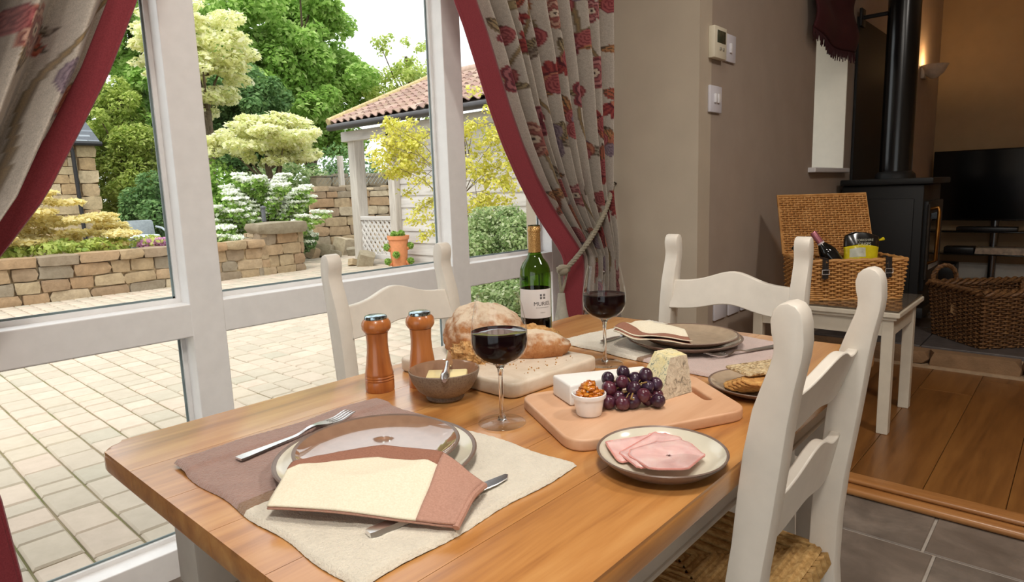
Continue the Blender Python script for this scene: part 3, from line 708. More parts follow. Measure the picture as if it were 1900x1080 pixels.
# pink flowers, patio set beyond the low wall
pf = thing('pink_flowers', 'mound of pink flowers on the sandstone wall near the window post', 'flowers', (-10.72, 3.68, .48))
foliage(pf, 'foliage', L_pink, [(-10.72, 3.52, .545), (-10.72, 3.68, .56), (-10.72, 3.84, .56)], [(.12, .13, .07)]*3, 2600, .03, seed=81)
M_rattan = plain('grey_rattan', (150, 158, 164), .7, var=.08, bump=.3, bscale=200)
pc = thing('patio_chair', 'grey woven garden chair beside the garden table', 'chair', (-13.6, 4.45, -.05))
obj('backrest', MB().rprism(roundpoly([(4.15, .45), (4.75, .45), (4.72, .84), (4.18, .84)], .06), -13.95, -13.9, 'X', .01), M_rattan, pc)
obj('seat', MB().rbox((-13.9, 4.15, .36), (-13.35, 4.75, .42), .015), M_rattan, pc)
for y in (4.13, 4.77): obj('armrest', MB().tube([(-13.9, y, .7), (-13.6, y, .68), (-13.36, y, .6), (-13.34, y, -.1)], .022, 8), M_rattan, pc)
for x in (-13.88, -13.4):
    for y in (4.2, 4.7): obj('leg', MB().tube([(x, y, .38), (x, y, -.12)], .02, 8), M_rattan, pc)
pt_ = thing('patio_table', 'round pale garden table in front of the grey garden chair', 'table', (-12.7, 3.9, -.1))
obj('table_top', MB().lathe([(0, .66), (.42, .66), (.44, .68), (.42, .7), (0, .7)], (-12.7, 3.95, -.1), 28), plain('pale_table_top', (196, 204, 206), .4), pt_)
obj('pedestal', MB().lathe([(0, 0), (.22, 0), (.22, .03), (.04, .06), (.035, .66), (0, .66)], (-12.7, 3.95, -.1), 16), M_rattan, pt_)
# stone cottage at the far left
cb = thing('stone_cottage', 'sandstone cottage with slate roof and black downpipe behind the yellow shrub', 'building', (-22, 4, -.1))
M_ash = stonemat('pale_sandstone_block', [(0, (214, 190, 150)), (.4, (226, 206, 172)), (.7, (202, 170, 128)), (1, (222, 200, 160))], .3)
SB = []
for m in STN:
    q = m.copy(); q.materials[0] = M_ash; SB.append(q)
obj('wall', MB().box((-27, -4, -.2), (-22.12, 6.05, 3.0)), plain('pale_mortar', (214, 196, 164), .95), cb, False)
stone_face(cb, (-22.0, .8), (-22.0, 5.62), -.1, 2.98, .2, (.2, .32), (.35, .8), SB)
for k in range(8): inst('quoin', SB[k % 10], cb, (-22.1, 5.88, .1+k*.38), (0, 0, 0), (.3, .5 if k % 2 else .42, .37))
obj('roof', MB().add([(-21.8, -4, 2.98), (-21.8, 6.25, 2.98), (-24.5, 6.25, 4.6), (-24.5, -4, 4.6), (-27.2, 6.25, 2.98), (-27.2, -4, 2.98)], [(0, 1, 2, 3), (3, 2, 4, 5), (1, 4, 2)]), plain('roof_underlay', (92, 96, 104), .8), cb, False)
t = NT('blue_grey_slate'); M_slate = t.done(t.ramp(t.n('ShaderNodeObjectInfo').outputs['Random'], [(0, (120, 126, 136)), (1, (160, 166, 174))]), .6)
slm = MB().box((-.14, 0, 0), (.14, .42, .012)).mesh('roof_slate'); slm.materials.append(M_slate)
ra = math.atan2(1.62, 2.7)
for r in range(9):
    for c in range(12):
        s_ = r*.33; inst('slate', slm, cb, (-21.85-s_*math.cos(ra), 6.1-c*.3-(.15 if r % 2 else 0), 3.0+s_*math.sin(ra)), (ra-.03, 0, PI/2))
obj('gutter', MB().tube([(-21.75, -4, 2.95), (-21.75, 6.25, 2.95)], .07, 8), plain('black_cast_gutter', (44, 44, 48), .5), cb)
obj('downpipe', MB().tube([(-21.75, 5.45, 2.95), (-21.8, 5.5, 2.7), (-21.85, 5.55, .0)], .055, 8), bpy.data.materials['black_cast_gutter'], cb)

# ------------------------------------------------------------------ curtains
def fabric_print(U, V, seed):
    rg = random.Random(seed); n = len(U)
    base = np.array(lin((188, 178, 166))); col = np.tile(base, (n, 1))
    nz = np.random.default_rng(seed).random(n)*.16-.08; col *= (1+nz)[:, None]
    def put(mask, c, a=1.0):
        col[mask] = col[mask]*(1-a)+np.array(lin(c))*a
    for k in range(7):                                   # trailing stems
        u0 = .12+.24*k; ph = rg.uniform(0, 6); d = np.abs(U-(u0+.06*np.sin(V*5.2+ph)+.02*np.sin(V*13+ph)))
        put(d < .0065, (112, 94, 66), .9); put(d < .0025, (150, 124, 84), .9)
    def leaf(cu, cv, ang, L, w, c1, c2):
        du, dv = U-cu, V-cv; x = du*math.cos(ang)+dv*math.sin(ang); y = -du*math.sin(ang)+dv*math.cos(ang)
        t = np.clip(x/L, 0, 1); prof = w*np.sin(PI*t)**.8*(1+.08*np.sin(40*t)); m = (x > 0) & (x < L) & (np.abs(y) < prof)
        put(m, c1); put(m & (np.abs(y) < prof*.62), c2); put(m & (np.abs(y) < .0022), (74, 62, 46)); put(m & (np.abs(np.abs(y)-prof*.62) < .0016), (84, 66, 52))
    def rosette(cu, cv, R, petals, pal):
        du, dv = U-cu, V-cv; r = np.hypot(du, dv); a = np.arctan2(dv, du); e = R*(.72+.28*np.abs(np.cos(a*petals/2)))
        q = r/e
        put(q < 1, pal[0]); put((q < .88) & (q > .78), pal[1]); put((q < .78) & (q > .6), pal[2]); put((q < .6) & (q > .52), pal[1]); put(q < .52, pal[3]); put((q < .34), pal[1]); put(q < .26, (214, 196, 176)); put(q < .1, (60, 40, 40))
    def fan(cu, cv, ang, R, pal):
        du, dv = U-cu, V-cv; r = np.hypot(du, dv); a = (np.arctan2(dv, du)-ang+PI) % (2*PI)-PI
        e = R*(.8+.2*np.abs(np.sin(a*9))); m = (np.abs(a) < 1.05) & (r < e)
        put(m, pal[0]); put(m & (np.sin(a*26) > .35), pal[1]); put(m & (r < .45*R), pal[2]); put(m & (np.abs(r-.5*R) < .004), pal[3])
    def bud(cu, cv, R, pal):
        du, dv = U-cu, (V-cv)*.75; r = np.hypot(du, dv)
        put(r < R, pal[0]); put((r < R*.8) & (np.sin(r/R*22) > 0), pal[1]); put((r < R) & (r > R*.9), pal[1])
    P1 = [(146, 78, 80), (102, 44, 52), (186, 128, 126), (160, 92, 92)]; P2 = [(132, 56, 62), (92, 36, 46), (166, 100, 104), (118, 46, 56)]; P3 = [(168, 112, 96), (120, 62, 58), (192, 152, 134), (152, 88, 80)]
    j = 0
    for a in range(9):
        for b in range(11):
            cu = .09+.2*a+rg.uniform(-.04, .04); cv = .1+.225*b+(.11 if a % 2 else 0)+rg.uniform(-.04, .04); k = rg.random(); j += 1
            for q in range(rg.randint(2, 4)):
                c = rg.choice([((128, 112, 84), (160, 142, 106)), ((150, 98, 60), (180, 128, 82)), ((110, 96, 84), (150, 138, 122)), ((146, 62, 50), (176, 96, 70))])
                leaf(cu, cv, rg.uniform(0, 6.28), rg.uniform(.07, .12), rg.uniform(.014, .026), *c)
            if k < .42:
                rosette(cu, cv, rg.uniform(.05, .075), rg.choice((5, 6, 8)), rg.choice((P1, P2, P3)))
                bud(cu+.055, cv+.02, .026, [(176, 96, 96), (128, 52, 58)])
            elif k < .72:
                fan(cu, cv, rg.uniform(0, 6.28), rg.uniform(.07, .1), [(156, 64, 60), (112, 34, 40), (186, 120, 96), (84, 24, 34)]); bud(cu, cv, .03, [(170, 88, 88), (122, 44, 54)])
            else:
                for q in range(3): bud(cu+rg.uniform(-.04, .04), cv+rg.uniform(-.05, .05), rg.uniform(.022, .034), rg.choice(([(176, 100, 100), (132, 54, 60)], [(142, 124, 134), (104, 86, 100)], [(184, 120, 92), (142, 76, 58)])))
    return col
t = NT('printed_linen'); at = t.n('ShaderNodeAttribute', attribute_name='print'); wv = t.noise(t.pos((260, 260, 260)), 1, 2)
c = t.mix(.35, at.outputs['Color'], t.ramp(wv, [(.3, (120, 112, 104)), (.7, (255, 250, 244))]), 'MULTIPLY'); t.bump(wv, .25, .001); M_print = t.done(c, .9); t.b.inputs['Sheen Weight'].default_value = .2
t = NT('crimson_cotton'); wv = t.noise(t.pos((300, 300, 300)), 1, 2); t.bump(wv, .2, .001); M_red = t.done(t.ramp(wv, [(.3, (126, 34, 46)), (.7, (144, 48, 58))]), .8); t.b.inputs['Sheen Weight'].default_value = .3
M_redin = plain('crimson_lining', (120, 28, 38), .85)

def curtain(name, label, lead, outer, npl, NU, NV, seed, ztop, amp, band, xlead, loc, Wf, sgn, bandw):
    """lead/outer: functions of z -> (x,y) of leading and outer edges; folds run along constant u."""
    th = thing(name, label, 'curtain', loc, 0, 'floral curtains at the patio window')
    zs = np.linspace(ztop, .012, NV+1)
    def surf(us):
        Z = np.repeat(zs, len(us)); Uu = np.tile(us, len(zs))
        lx = np.array([lead(z) for z in zs]); ox = np.array([outer(z) for z in zs])
        LX = np.repeat(lx, len(us), 0); OX = np.repeat(ox, len(us), 0)
        d = OX-LX; ln = np.linalg.norm(d, axis=1); fr = np.clip(bandw/ln, band*.6, .42)
        Um = np.where(Uu < band, Uu/band*fr, fr+(Uu-band)/(1-band)*(1-fr))
        base = LX*(1-Um)[:, None]+OX*Um[:, None]; nx = np.stack([-d[:, 1], d[:, 0]], 1)/ln[:, None]*sgn
        # irregular folds
        ph = 2*PI*npl*(Uu+.018*np.sin(9*Uu+seed)+.01*np.sin(Z*1.7+Uu*14))
        sh = np.sin(ph); wv_ = np.sign(sh)*np.abs(sh)**.8+.22*np.sin(2*ph+1.1+seed)
        A = amp*np.clip(.55+.45*(ln/.6), .5, 1.15)*(1+.25*np.sin(Uu*23+seed))
        fade = np.clip((Uu-band)/(.025), 0, 1)*np.clip((1-Uu)/.03, .2, 1)
        X = base[:, 0]+nx[:, 0]*wv_*A*fade; Y = base[:, 1]+nx[:, 1]*wv_*A*fade
        return np.stack([X, Y, Z], 1), Uu, Z
    def build(nm, us, mat, par, printed):
        V, Uu, Z = surf(us); nu = len(us)
        i, j = np.meshgrid(np.arange(nu-1), np.arange(NV)); a = (j*nu+i).ravel()
        F = np.stack([a, a+1, a+nu+1, a+nu], 1)
        me = npmesh(nm, V-np.array(loc), F)
        if printed:
            colr = fabric_print(Uu*Wf, Z, seed); at = me.color_attributes.new('print', 'FLOAT_COLOR', 'POINT')
            at.data.foreach_set('color', np.concatenate([colr, np.ones((len(colr), 1))], 1).astype(np.float32).ravel())
        return obj(nm, me, mat, par, True, ang=180)
    build('patterned_cloth', np.linspace(band, 1, NU+1), M_print, th, True)
    bo = build('leading_band', np.linspace(0, band, 9), M_red, th, False); bo['label'] = 'plain crimson border'
    m = bo.modifiers.new('solid', 'SOLIDIFY'); m.thickness = .006; m.offset = 0
    # rolled edge of the border
    pts = [Vector((*lead(z), z)) for z in zs[::6]]
    obj('edge_seam', MB().tube(pts, .006, 6), M_red, th)
    return th
LR = [(0, 2.35), (.3, 2.345), (.6, 2.355), (.76, 2.375), (.83, 2.372), (.89, 2.335), (1.05, 2.227), (1.21, 2.11), (1.345, 2.027), (1.5, 1.95), (1.67, 1.879), (1.79, 1.827), (1.873, 1.784), (2.1, 1.69), (2.42, 1.58)]
curtain('curtain', 'floral linen curtain with crimson border tied back against the cream wall', lambda z: (-1.86+.05*ss(1.1, .8, z), interp(LR, z)),
        lambda z: (-1.735+.03*ss(1.2, .85, z)+(.03*ss(.75, .3, z)), 2.655), 11, 380, 420, 3, 2.45, .046, .125, -1.86, (-1.85, 2.4, 0), 1.55, -1, .11)
LL = [(0, .235), (.25, .24), (.47, .225), (.75, .18), (.85, .18), (.95, .225), (1.04, .299), (1.167, .397), (1.341, .495), (1.477, .569), (1.659, .651), (1.9, .745), (2.42, .9)]
curtain('curtain', 'floral linen curtain with crimson border swept to the left edge of the view', lambda z: (-1.86, interp(LL, z)),
        lambda z: (-1.70, -.62+.3*ss(1.5, .85, z)-.3*ss(.85, .2, z)*.4), 15, 420, 360, 8, 2.45, .07, .045, -1.86, (-1.85, -.1, 0), 1.7, 1, .06)
# rope tieback on the right curtain
tb = thing('rope_tieback', 'twisted grey rope tieback with tassel looped round the right curtain', 'tieback', (-1.74, 2.4, .55))
M_rope = plain('grey_green_rope', (150, 142, 124), .9, var=.12, bump=.5, bscale=220)
def rope(path, r, turns, name, par, mat=M_rope, seg=7, strands=3):
    P = [Vector(p) for p in path]; L = len(P)
    for s in range(strands):
        pts = []
        for i in range(L):
            tdir = (P[min(i+1, L-1)]-P[max(i-1, 0)]).normalized(); a = tdir.orthogonal().normalized()
            ref = Vector((1, 0, 0)); a = (ref-tdir*ref.dot(tdir)).normalized(); b = tdir.cross(a); th = 2*PI*(turns*i/(L-1)+s/strands)
            pts.append(P[i]+(a*math.cos(th)+b*math.sin(th))*r*.55)
        obj(name, MB().tube(pts, r*.62, seg), mat, par)
def bez(a, b, c, n): return [Vector(a)*(1-t)**2+Vector(b)*2*t*(1-t)+Vector(c)*t*t for t in np.linspace(0, 1, n)]
rope(bez((-1.73, 2.665, 1.165), (-1.66, 2.5, .97), (-1.745, 2.30, .79), 60), .011, 11, 'cord', tb)
rope(bez((-1.75, 2.665, 1.15), (-1.70, 2.5, .93), (-1.75, 2.30, .785), 60), .010, 10, 'cord', tb)
obj('knot', MB().sphere((-1.755, 2.285, .785), (.028, .03, .026), 14, 10).tube(bez((-1.76, 2.25, .79), (-1.72, 2.29, .81), (-1.76, 2.33, .78), 10), .012, 8), M_rope, tb)
rope(bez((-1.76, 2.265, .77), (-1.76, 2.27, .72), (-1.765, 2.283, .675), 24), .006, 5, 'cord', tb)
rope(bez((-1.75, 2.31, .77), (-1.755, 2.30, .72), (-1.765, 2.287, .675), 24), .006, 5, 'cord', tb)
obj('tassel', MB().lathe([(0, .075), (.016, .072), (.018, .05), (.024, .0), (.036, -.06), (.046, -.17), (.04, -.175), (0, -.16)], (-1.765, 2.285, .605), 22), plain('grey_tassel', (176, 170, 156), .9, var=.08, bump=.6, bscale=160), tb)
obj('hook', MB().tube([(-1.735, 2.69, 1.17), (-1.735, 2.655, 1.17), (-1.735, 2.645, 1.185), (-1.735, 2.65, 1.2)], .007, 8).lathe([(0, 0), (.016, 0), (.016, .006), (0, .008)], (-1.735, 2.68, 1.165), 14), plain('dark_bronze', (60, 52, 46), .4, .8), tb)

# ------------------------------------------------------------------ dining table
TZ = .76
tb_ = thing('dining_table', 'pine topped dining table with cream painted base', 'table', (-.74, .94, 0))
tx0, tx1, ty0, ty1, tt = -1.15, -.333, .27, 1.605, .036
bm = bmesh.new(); ol = roundpoly([(tx0, ty0), (tx1, ty0), (tx1, ty1), (tx0, ty1)], .035, 6)
lo = [bm.verts.new((x, y, TZ-tt)) for x, y in ol]; hi = [bm.verts.new((x, y, TZ)) for x, y in ol]
fb = bm.faces.new(lo[::-1]); ft = bm.faces.new(hi)
for i in range(len(ol)): j = (i+1) % len(ol); bm.faces.new((lo[i], lo[j], hi[j], hi[i]))
bmesh.ops.bevel(bm, geom=list(ft.edges), offset=.013, segments=4, affect='EDGES', profile=.5)
bmesh.ops.bevel(bm, geom=[e for e in bm.edges if all(abs(v.co.z-(TZ-tt)) < 1e-5 for v in e.verts)], offset=.005, segments=2, affect='EDGES', profile=.5)
cuts = [tx0, -1.0, -.865, -.735, -.60, -.468, tx1]
for a, b in zip(cuts[:-1], cuts[1:]):
    c = bm.copy()
    for x, sg in ((a, -1), (b, 1)):
        if x in (tx0, tx1): continue
        r_ = bmesh.ops.bisect_plane(c, geom=c.verts[:]+c.edges[:]+c.faces[:], plane_co=(x-sg*.0004, 0, 0), plane_no=(sg, 0, 0), clear_outer=True)
        bmesh.ops.holes_fill(c, edges=[e for e in r_['geom_cut'] if isinstance(e, bmesh.types.BMEdge)])
    obj('top_plank', MB().bm(c), M_pine, tb_, True, ang=30)
bm.free()
ax0, ax1, ay0, ay1 = tx0+.075, tx1-.05, ty0+.085, ty1-.06
M_base = plain('grey_cream_painted_base', (206, 199, 188), .45, var=.02)
def apron(x0, y0, x1, y1): return MB().rbox((x0, y0, .628), (x1, y1, TZ-tt), .003).rbox((x0-.004, y0-.004, .622), (x1+.004, y1+.004, .632), .004)
obj('apron', apron(ax0+.03, ay0+.015, ax1-.03, ay0+.037), M_base, tb_, False); obj('apron', apron(ax0+.03, ay1-.037, ax1-.03, ay1-.015), M_base, tb_, False)
obj('apron', apron(ax0+.012, ay0+.03, ax0+.034, ay1-.03), M_base, tb_, False); obj('apron', apron(ax1-.034, ay0+.03, ax1-.012, ay1-.03), M_base, tb_, False)
lp = [(.028, 0), (.033, .02), (.035, .05), (.028, .07), (.036, .1), (.039, .3), (.042, .44), (.030, .47), (.040, .495), (.040, .51), (.03, .52)]
for x in (ax0+.03, ax1-.04):
    for y in (ay0+.03, ay1-.04):
        m = MB().rbox((x-.04, y-.04, .515), (x+.04, y+.04, TZ-tt), .005); m.lathe(lp, (x, y, 0), 24); obj('leg', m, M_base, tb_, True)

# ------------------------------------------------------------------ chairs
FR = [(-.004, 0), (-.03, .22), (-.05, .42), (-.048, .52), (-.044, .582), (-.036, .643), (-.029, .723), (-.023, .78), (-.012, .844), (-.001, .878), (.010, .91), (.0135, .925), (.0135, .938), (.010, .952), (.0085, .968), (.012, .982), (.02, .990), (.03, .9925)]
BK = [(.04, .989), (.047, .98), (.0505, .965), (.052, .94), (.050, .92), (.042, .878), (.035, .83), (.029, .776), (.02, .70), (.007, .604), (.0, .52), (-.002, .42), (.014, .22), (.038, 0)]
t = NT('woven_rush'); n = t.noise(t.pos((60, 60, 60)), 1.5, 5); t.bump(n, .5, .003); M_rush = t.done(t.ramp(n, [(.25, (150, 112, 62)), (.5, (188, 150, 92)), (.75, (214, 180, 124))]), .8)
def chair(name, label, loc, rz, low=(.69, .732, .605, .628, -.014)):
    th = thing(name, label, 'chair', loc, rz, 'cream ladder back chairs')
    ORG[th.name] = (0, 0, 0)
    hw = .2; pt = .0215
    for s in (-1, 1):
        m = MB().rprism(FR+BK, s*hw-pt, s*hw+pt, 'Y', .004, 2); obj('back_post', m, M_chair, th, True, ang=35)
    def rail(zt, zh, zb, zc, b0, tilt, nm):
        n = 24; m = MB(); th_ = .019; ys = np.linspace(-hw+.015, hw-.015, n+1)
        hump = [math.exp(-(y/.085)**2) for y in ys]
        top = [zt+(zh-zt)*h for h in hump]; bot = [zb+(zc-zb)*h for h in hump]; bow = [.012*(1-(y/hw)**2) for y in ys]
        vs = []
        for k in range(n+1):
            for z in (bot[k], top[k]):
                bx = b0+tilt*(z-zt)+bow[k]
                vs += [(bx-th_/2, ys[k], z), (bx+th_/2, ys[k], z)]
        fs = []
        for k in range(n):
            a, c = 4*k, 4*k+4
            fs += [(a, a+1, c+1, c), (a+2, c+2, c+3, a+3), (a, c, c+2, a+2), (a+1, a+3, c+3, c+1)]
        fs += [(0, 2, 3, 1), (4*n, 4*n+1, 4*n+3, 4*n+2)]
        o = obj(nm, m.add(vs, fs), M_chair, th, True, ang=50); bv = o.modifiers.new('bev', 'BEVEL'); bv.width = .003; bv.segments = 2; bv.limit_method = 'ANGLE'
    rail(.848, .882, .762, .786, .008, .35, 'back_rail'); rail(*low, .2, 'back_rail')
    # rush seat: four woven triangles of cord round the seat rails
    sz, bf, bb = .452, -.435, -.03
    m = MB(); N = 22
    for k in range(N):
        f = 1-k/N; cx, cy = (bf+bb)/2, 0; hx = (bb-bf)/2*f; wf, wb = .215*f, .188*f; z = sz-.012*(k/N)**1.2+.003*math.sin(k*2.1)
        q = [(cx-hx, -wf, z), (cx+hx, -wb, z), (cx+hx, wb, z), (cx-hx, wf, z)]
        for i in range(4): m.tube([q[i], q[(i+1) % 4]], .0062, 5, False)
    obj('rush_weave', m, M_rush, th, True, kind='stuff')
    m = MB()
    for k in range(16):
        zz = sz-.004-.0; y = -.18+.024*k
        m.tube([(bf-.008, y*1.12, sz-.004), (bf-.014, y*1.12, sz-.02), (bf-.006, y*1.12, sz-.036)], .012, 5); m.tube([(bb+.006, y, sz-.004), (bb+.012, y, sz-.02), (bb+.005, y, sz-.036)], .012, 5)
    m.box((bf, -.2, sz-.034), (bb, .2, sz-.014))
    obj('seat_edge', m, M_rush, th, True, kind='stuff')
    for s in (-1, 1):
        obj('front_leg', MB().rprism([(bf+.012-.02, 0), (bf+.012+.016, 0), (bf+.012+.02, sz), (bf+.012-.02, sz)], s*.205-.02, s*.205+.02, 'Y', .004), M_chair, th, False)
        obj('stretcher', MB().rbox((bf+.02, s*.2-.01, .18), (.0, s*.2+.01, .21), .004), M_chair, th, False)
    obj('stretcher', MB().rbox((bf+.0, -.2, .27), (bf+.024, .2, .30), .004), M_chair, th, False)
    return th
chair('ladder_back_chair', 'cream ladder back chair nearest the viewer on the right of the table', (-.30, 1.03, 0), 0)
chair('ladder_back_chair', 'cream ladder back chair at the far end in front of the cream wall', (-.785, 1.84, 0), PI/2, (.57, .61, .49, .51, -.038))
chair('ladder_back_chair', 'cream ladder back chair by the window behind the pepper mills', (-1.475, 1.14, 0), PI, (.57, .61, .49, .51, -.038))

# ------------------------------------------------------------------ on the table
def terry(name, c, v=.1):
    t = NT(name); p = t.pos(); n = t.noise(p, 260, 3, .7); n2 = t.noise(p, 30, 4)
    a = tuple(x*(1-v) for x in c); b = tuple(min(255, x*(1+v*.5)) for x in c)
    t.bump(n, .8, .004); m = t.done(t.mix(t.ramp(n2, [(.3, (0, 0, 0, 1)), (.7, (1, 1, 1, 1))]), t.ramp(n, [(.3, a), (.7, c)]), t.ramp(n, [(.3, c), (.7, b)])), .95); t.b.inputs['Sheen Weight'].default_value = .4; return m
M_mbrown = terry('dusty_brown_terry', (170, 136, 124)); M_mcream = terry('cream_terry', (232, 224, 206), .06); M_mstripe = terry('ginger_brown_terry', (146, 112, 82)); M_mpink = terry('pale_mauve_terry', (206, 182, 174), .06)
def placemat(label, origin_, u, v, L, D, split, order, seed):
    th = thing('placemat', label, 'placemat', (*origin_, TZ), 0, 'two tone cotton placemats')
    u = Vector(u).normalized(); v = Vector(v).normalized(); o = Vector(origin_); rg = random.Random(seed)
    def part(name, s0, s1, mat, hem):
        nu = max(6, int((s1-s0)/.004)); nv = int(D/.004); hgt = .0062
        def P(a, b):
            s = s0+(s1-s0)*a; d = D*b
            ed = min(d, D-d, s if s0 == 0 else 9, L-s if s1 == L else 9)
            z = TZ+.0012+hgt*math.sqrt(max(0, 1-(1-min(1, ed/.006))**2))+.0012*math.sin(s*31+seed)*math.sin(d*27)+rg.uniform(-.0005, .0005)
            if hem and s < .055: z += .004*ss(.055, .045, s)
            wob = .0025*math.sin(d*38+s*20)
            q = o+u*(s+(wob if (s < .02 or s > L-.02) else 0))+v*(d+.0025*math.sin(s*41+seed)); return (q.x, q.y, z)
        obj(name, MB().grid(P, nu, nv), mat, th, True, ang=180, solid=0)
    names = {'b': ('brown_half', M_mbrown), 'c': ('cream_half', M_mcream), 's': ('stripe', M_mstripe), 'p': ('mauve_half', M_mpink)}
    for (a, b, k) in order: part(names[k][0], a, b, names[k][1], k == 'b')
placemat('brown and cream placemat under the nearer place setting', (-.965, .315), (1, .0), (0, 1), .465, .36, .22, [(0, .205, 'b'), (.205, .228, 's'), (.228, .465, 'c')], 1)
placemat('white and mauve placemat under the far place setting', (-.975, 1.246), (.985, -.165), (.165, .985), .46, .35, .26, [(0, .255, 'c'), (.255, .272, 's'), (.272, .46, 'p')], 2)

def plate(label, c, z, r, inner, rim, group, h=.016, flat=.62):
    th = thing('plate', label, 'plate', (*c, z), 0, group); cc = (c[0], c[1], z)
    obj('base', MB().lathe([(0, 0), (r*flat, 0), (r*.8, h*.25), (r*.985, h*.86), (r, h), (r*.985, h*1.06), (r*.955, h*.98)], cc, 72), rim, th)
    obj('well', MB().lathe([(r*.955, h*.98), (r*.9, h*.74), (r*.78, h*.45), (r*.7, h*.36), (r*.4, h*.33), (0, h*.33)], cc, 72), inner, th)
    return th
PG = 'brown stoneware plates'
plate('large pale glazed dinner plate lying under the nearer tan plate', (-.722, .502), TZ+.007, .141, M_celadon, M_taupe_rim, PG, .018)
plate('glossy tan side plate with the cream napkin on its front half', (-.728, .508), TZ+.0165, .117, M_taupe, M_taupe_rim, PG, .018)
plate('large brown dinner plate at the bottom of the far pair', (-.695, 1.374), TZ+.007, .135, M_taupe_lit, M_taupe_rim, PG, .02)
plate('tan side plate on top of the far pair under the folded napkin', (-.680, 1.366), TZ+.02, .115, M_taupe_lit, M_taupe_rim, PG, .018)
plate('cream plate with brown rim holding the ham', (-.411, .750), TZ+.001, .089, M_celadon, M_taupe_rim, PG, .023, .62)
plate('small brown plate holding the crackers', (-.428, 1.156), TZ+.001, .095, M_taupe_lit, M_taupe_rim, PG, .016, .66)

# linen napkins
t = NT('ivory_linen'); wv = t.noise(t.pos((420, 420, 420)), 1, 2); t.bump(wv, .15, .0006); M_linen = t.done(t.ramp(wv, [(.3, (232, 222, 196)), (.7, (244, 236, 214))]), .85)
t = NT('brown_linen'); wv = t.noise(t.pos((420, 420, 420)), 1, 2); t.bump(wv, .15, .0006); M_blin = t.done(t.ramp(wv, [(.3, (146, 98, 78)), (.7, (166, 116, 94))]), .85)
t = NT('dusky_linen'); wv = t.noise(t.pos((420, 420, 420)), 1, 2); t.bump(wv, .15, .0006); M_dlin = t.done(t.ramp(wv, [(.3, (176, 132, 114)), (.7, (192, 148, 130))]), .85)
nk = thing('napkin', 'folded ivory napkin with brown border draped over the nearer plate', 'napkin', (-.62, .42, TZ+.02), 0, 'linen napkins')
NB = [(-.692, .322), (-.59, .378), (-.497, .442)]; NFX = [(0, -.745), (.12, -.7455), (.25, -.736), (.5, -.70), (.75, -.625), (1, -.536)]; NFY = [(0, .387), (.12, .42), (.25, .450), (.5, .498), (.75, .525), (1, .527)]
def bezn(P, t):
    P = [Vector(p) for p in P]
    while len(P) > 1: P = [a.lerp(b, t) for a, b in zip(P[:-1], P[1:])]
    return P[0]
def nap_h(x, y):
    r = math.hypot(x+.725, y-.505); return interp([(0, .7995), (.10, .7998), (.118, .802), (.145, .797), (.17, .7885), (.2, .7815), (.24, .776), (.4, .772)], r)
def nap(layer):
    def P(s, d):
        if layer: s = min(s, .985)
        a = bezn(NB, s); b = Vector((interp(NFX, s), interp(NFY, s))); q = a.lerp(b, d)
        z = nap_h(q.x, q.y)+.002*math.sin(s*7+d*3)*d+.0016*math.sin(s*17+1)*math.sin(d*9)
        z += .006*ss(.9, 1.0, s)*math.sin(d*PI)**.5
        if layer: z -= .0035+.007*ss(.85, 1, s)*math.sin(PI*d); z = max(z, TZ+.0095)
        return (q.x, q.y, z)
    return P
cut = .22
for lay in (0, 1):
    f = nap(lay)
    obj('linen_panel' if not lay else 'under_layer', MB().grid(f, 60, 50, (lambda s, d: s < .80 and d < .76) if not lay else None), M_linen if not lay else M_dlin, nk, True, ang=180, solid=.0022)
    if lay: break
    obj('border', MB().grid(f, 60, 50, lambda s, d: s < .80 and d >= .76), M_blin, nk, True, ang=180, solid=.0026)
    obj('border', MB().grid(f, 60, 50, lambda s, d: s >= .80), M_dlin, nk, True, ang=180, solid=.0026)
pts = []
for k in range(24):                                        # rolled fold at the right-hand edge
    d = k/23; q = nap(0)(1, d); pts.append((q[0]+.001, q[1], q[2]-.0035))
obj('fold', MB().tube(pts, .0045, 8), M_dlin, nk)
nk2 = thing('napkin', 'folded white napkin with brown stripe lying on the far pair of plates', 'napkin', (-.74, 1.31, .80), 0, 'linen napkins')
def nap2(lay):
    off = lay*.0045
    def P(s, d):
        a = bezn([(-.83, 1.278), (-.75, 1.235), (-.68, 1.235), (-.632, 1.29)], s); b = bezn([(-.842, 1.395), (-.765, 1.40), (-.70, 1.385)], s); q = a.lerp(b, d)
        r = math.hypot(q.x+.682, q.y-1.362); z = interp([(0, .7925), (.108, .797), (.118, .801), (.15, .800), (.22, .790)], r)+.0025+(2-lay)*.0022+.006*math.sin(s*9+1.5)*ss(.1, .6, 1-d)*(1-s*.5)+.003*math.sin(d*6+s*3)
        return (q.x+lay*.004*(1-d), q.y-lay*.007*(1-d), z)
    return P
for lay in (0, 2):
    obj('linen_panel', MB().grid(nap2(lay), 40, 30, lambda s, d: d > .45), M_linen, nk2, True, ang=180, solid=.002)
    obj('border', MB().grid(nap2(lay), 40, 30, lambda s, d: .03 < d <= .45), M_blin, nk2, True, ang=180, solid=.0022)
    obj('hem', MB().grid(nap2(lay), 40, 30, lambda s, d: d <= .03), M_linen, nk2, True, ang=180, solid=.002)

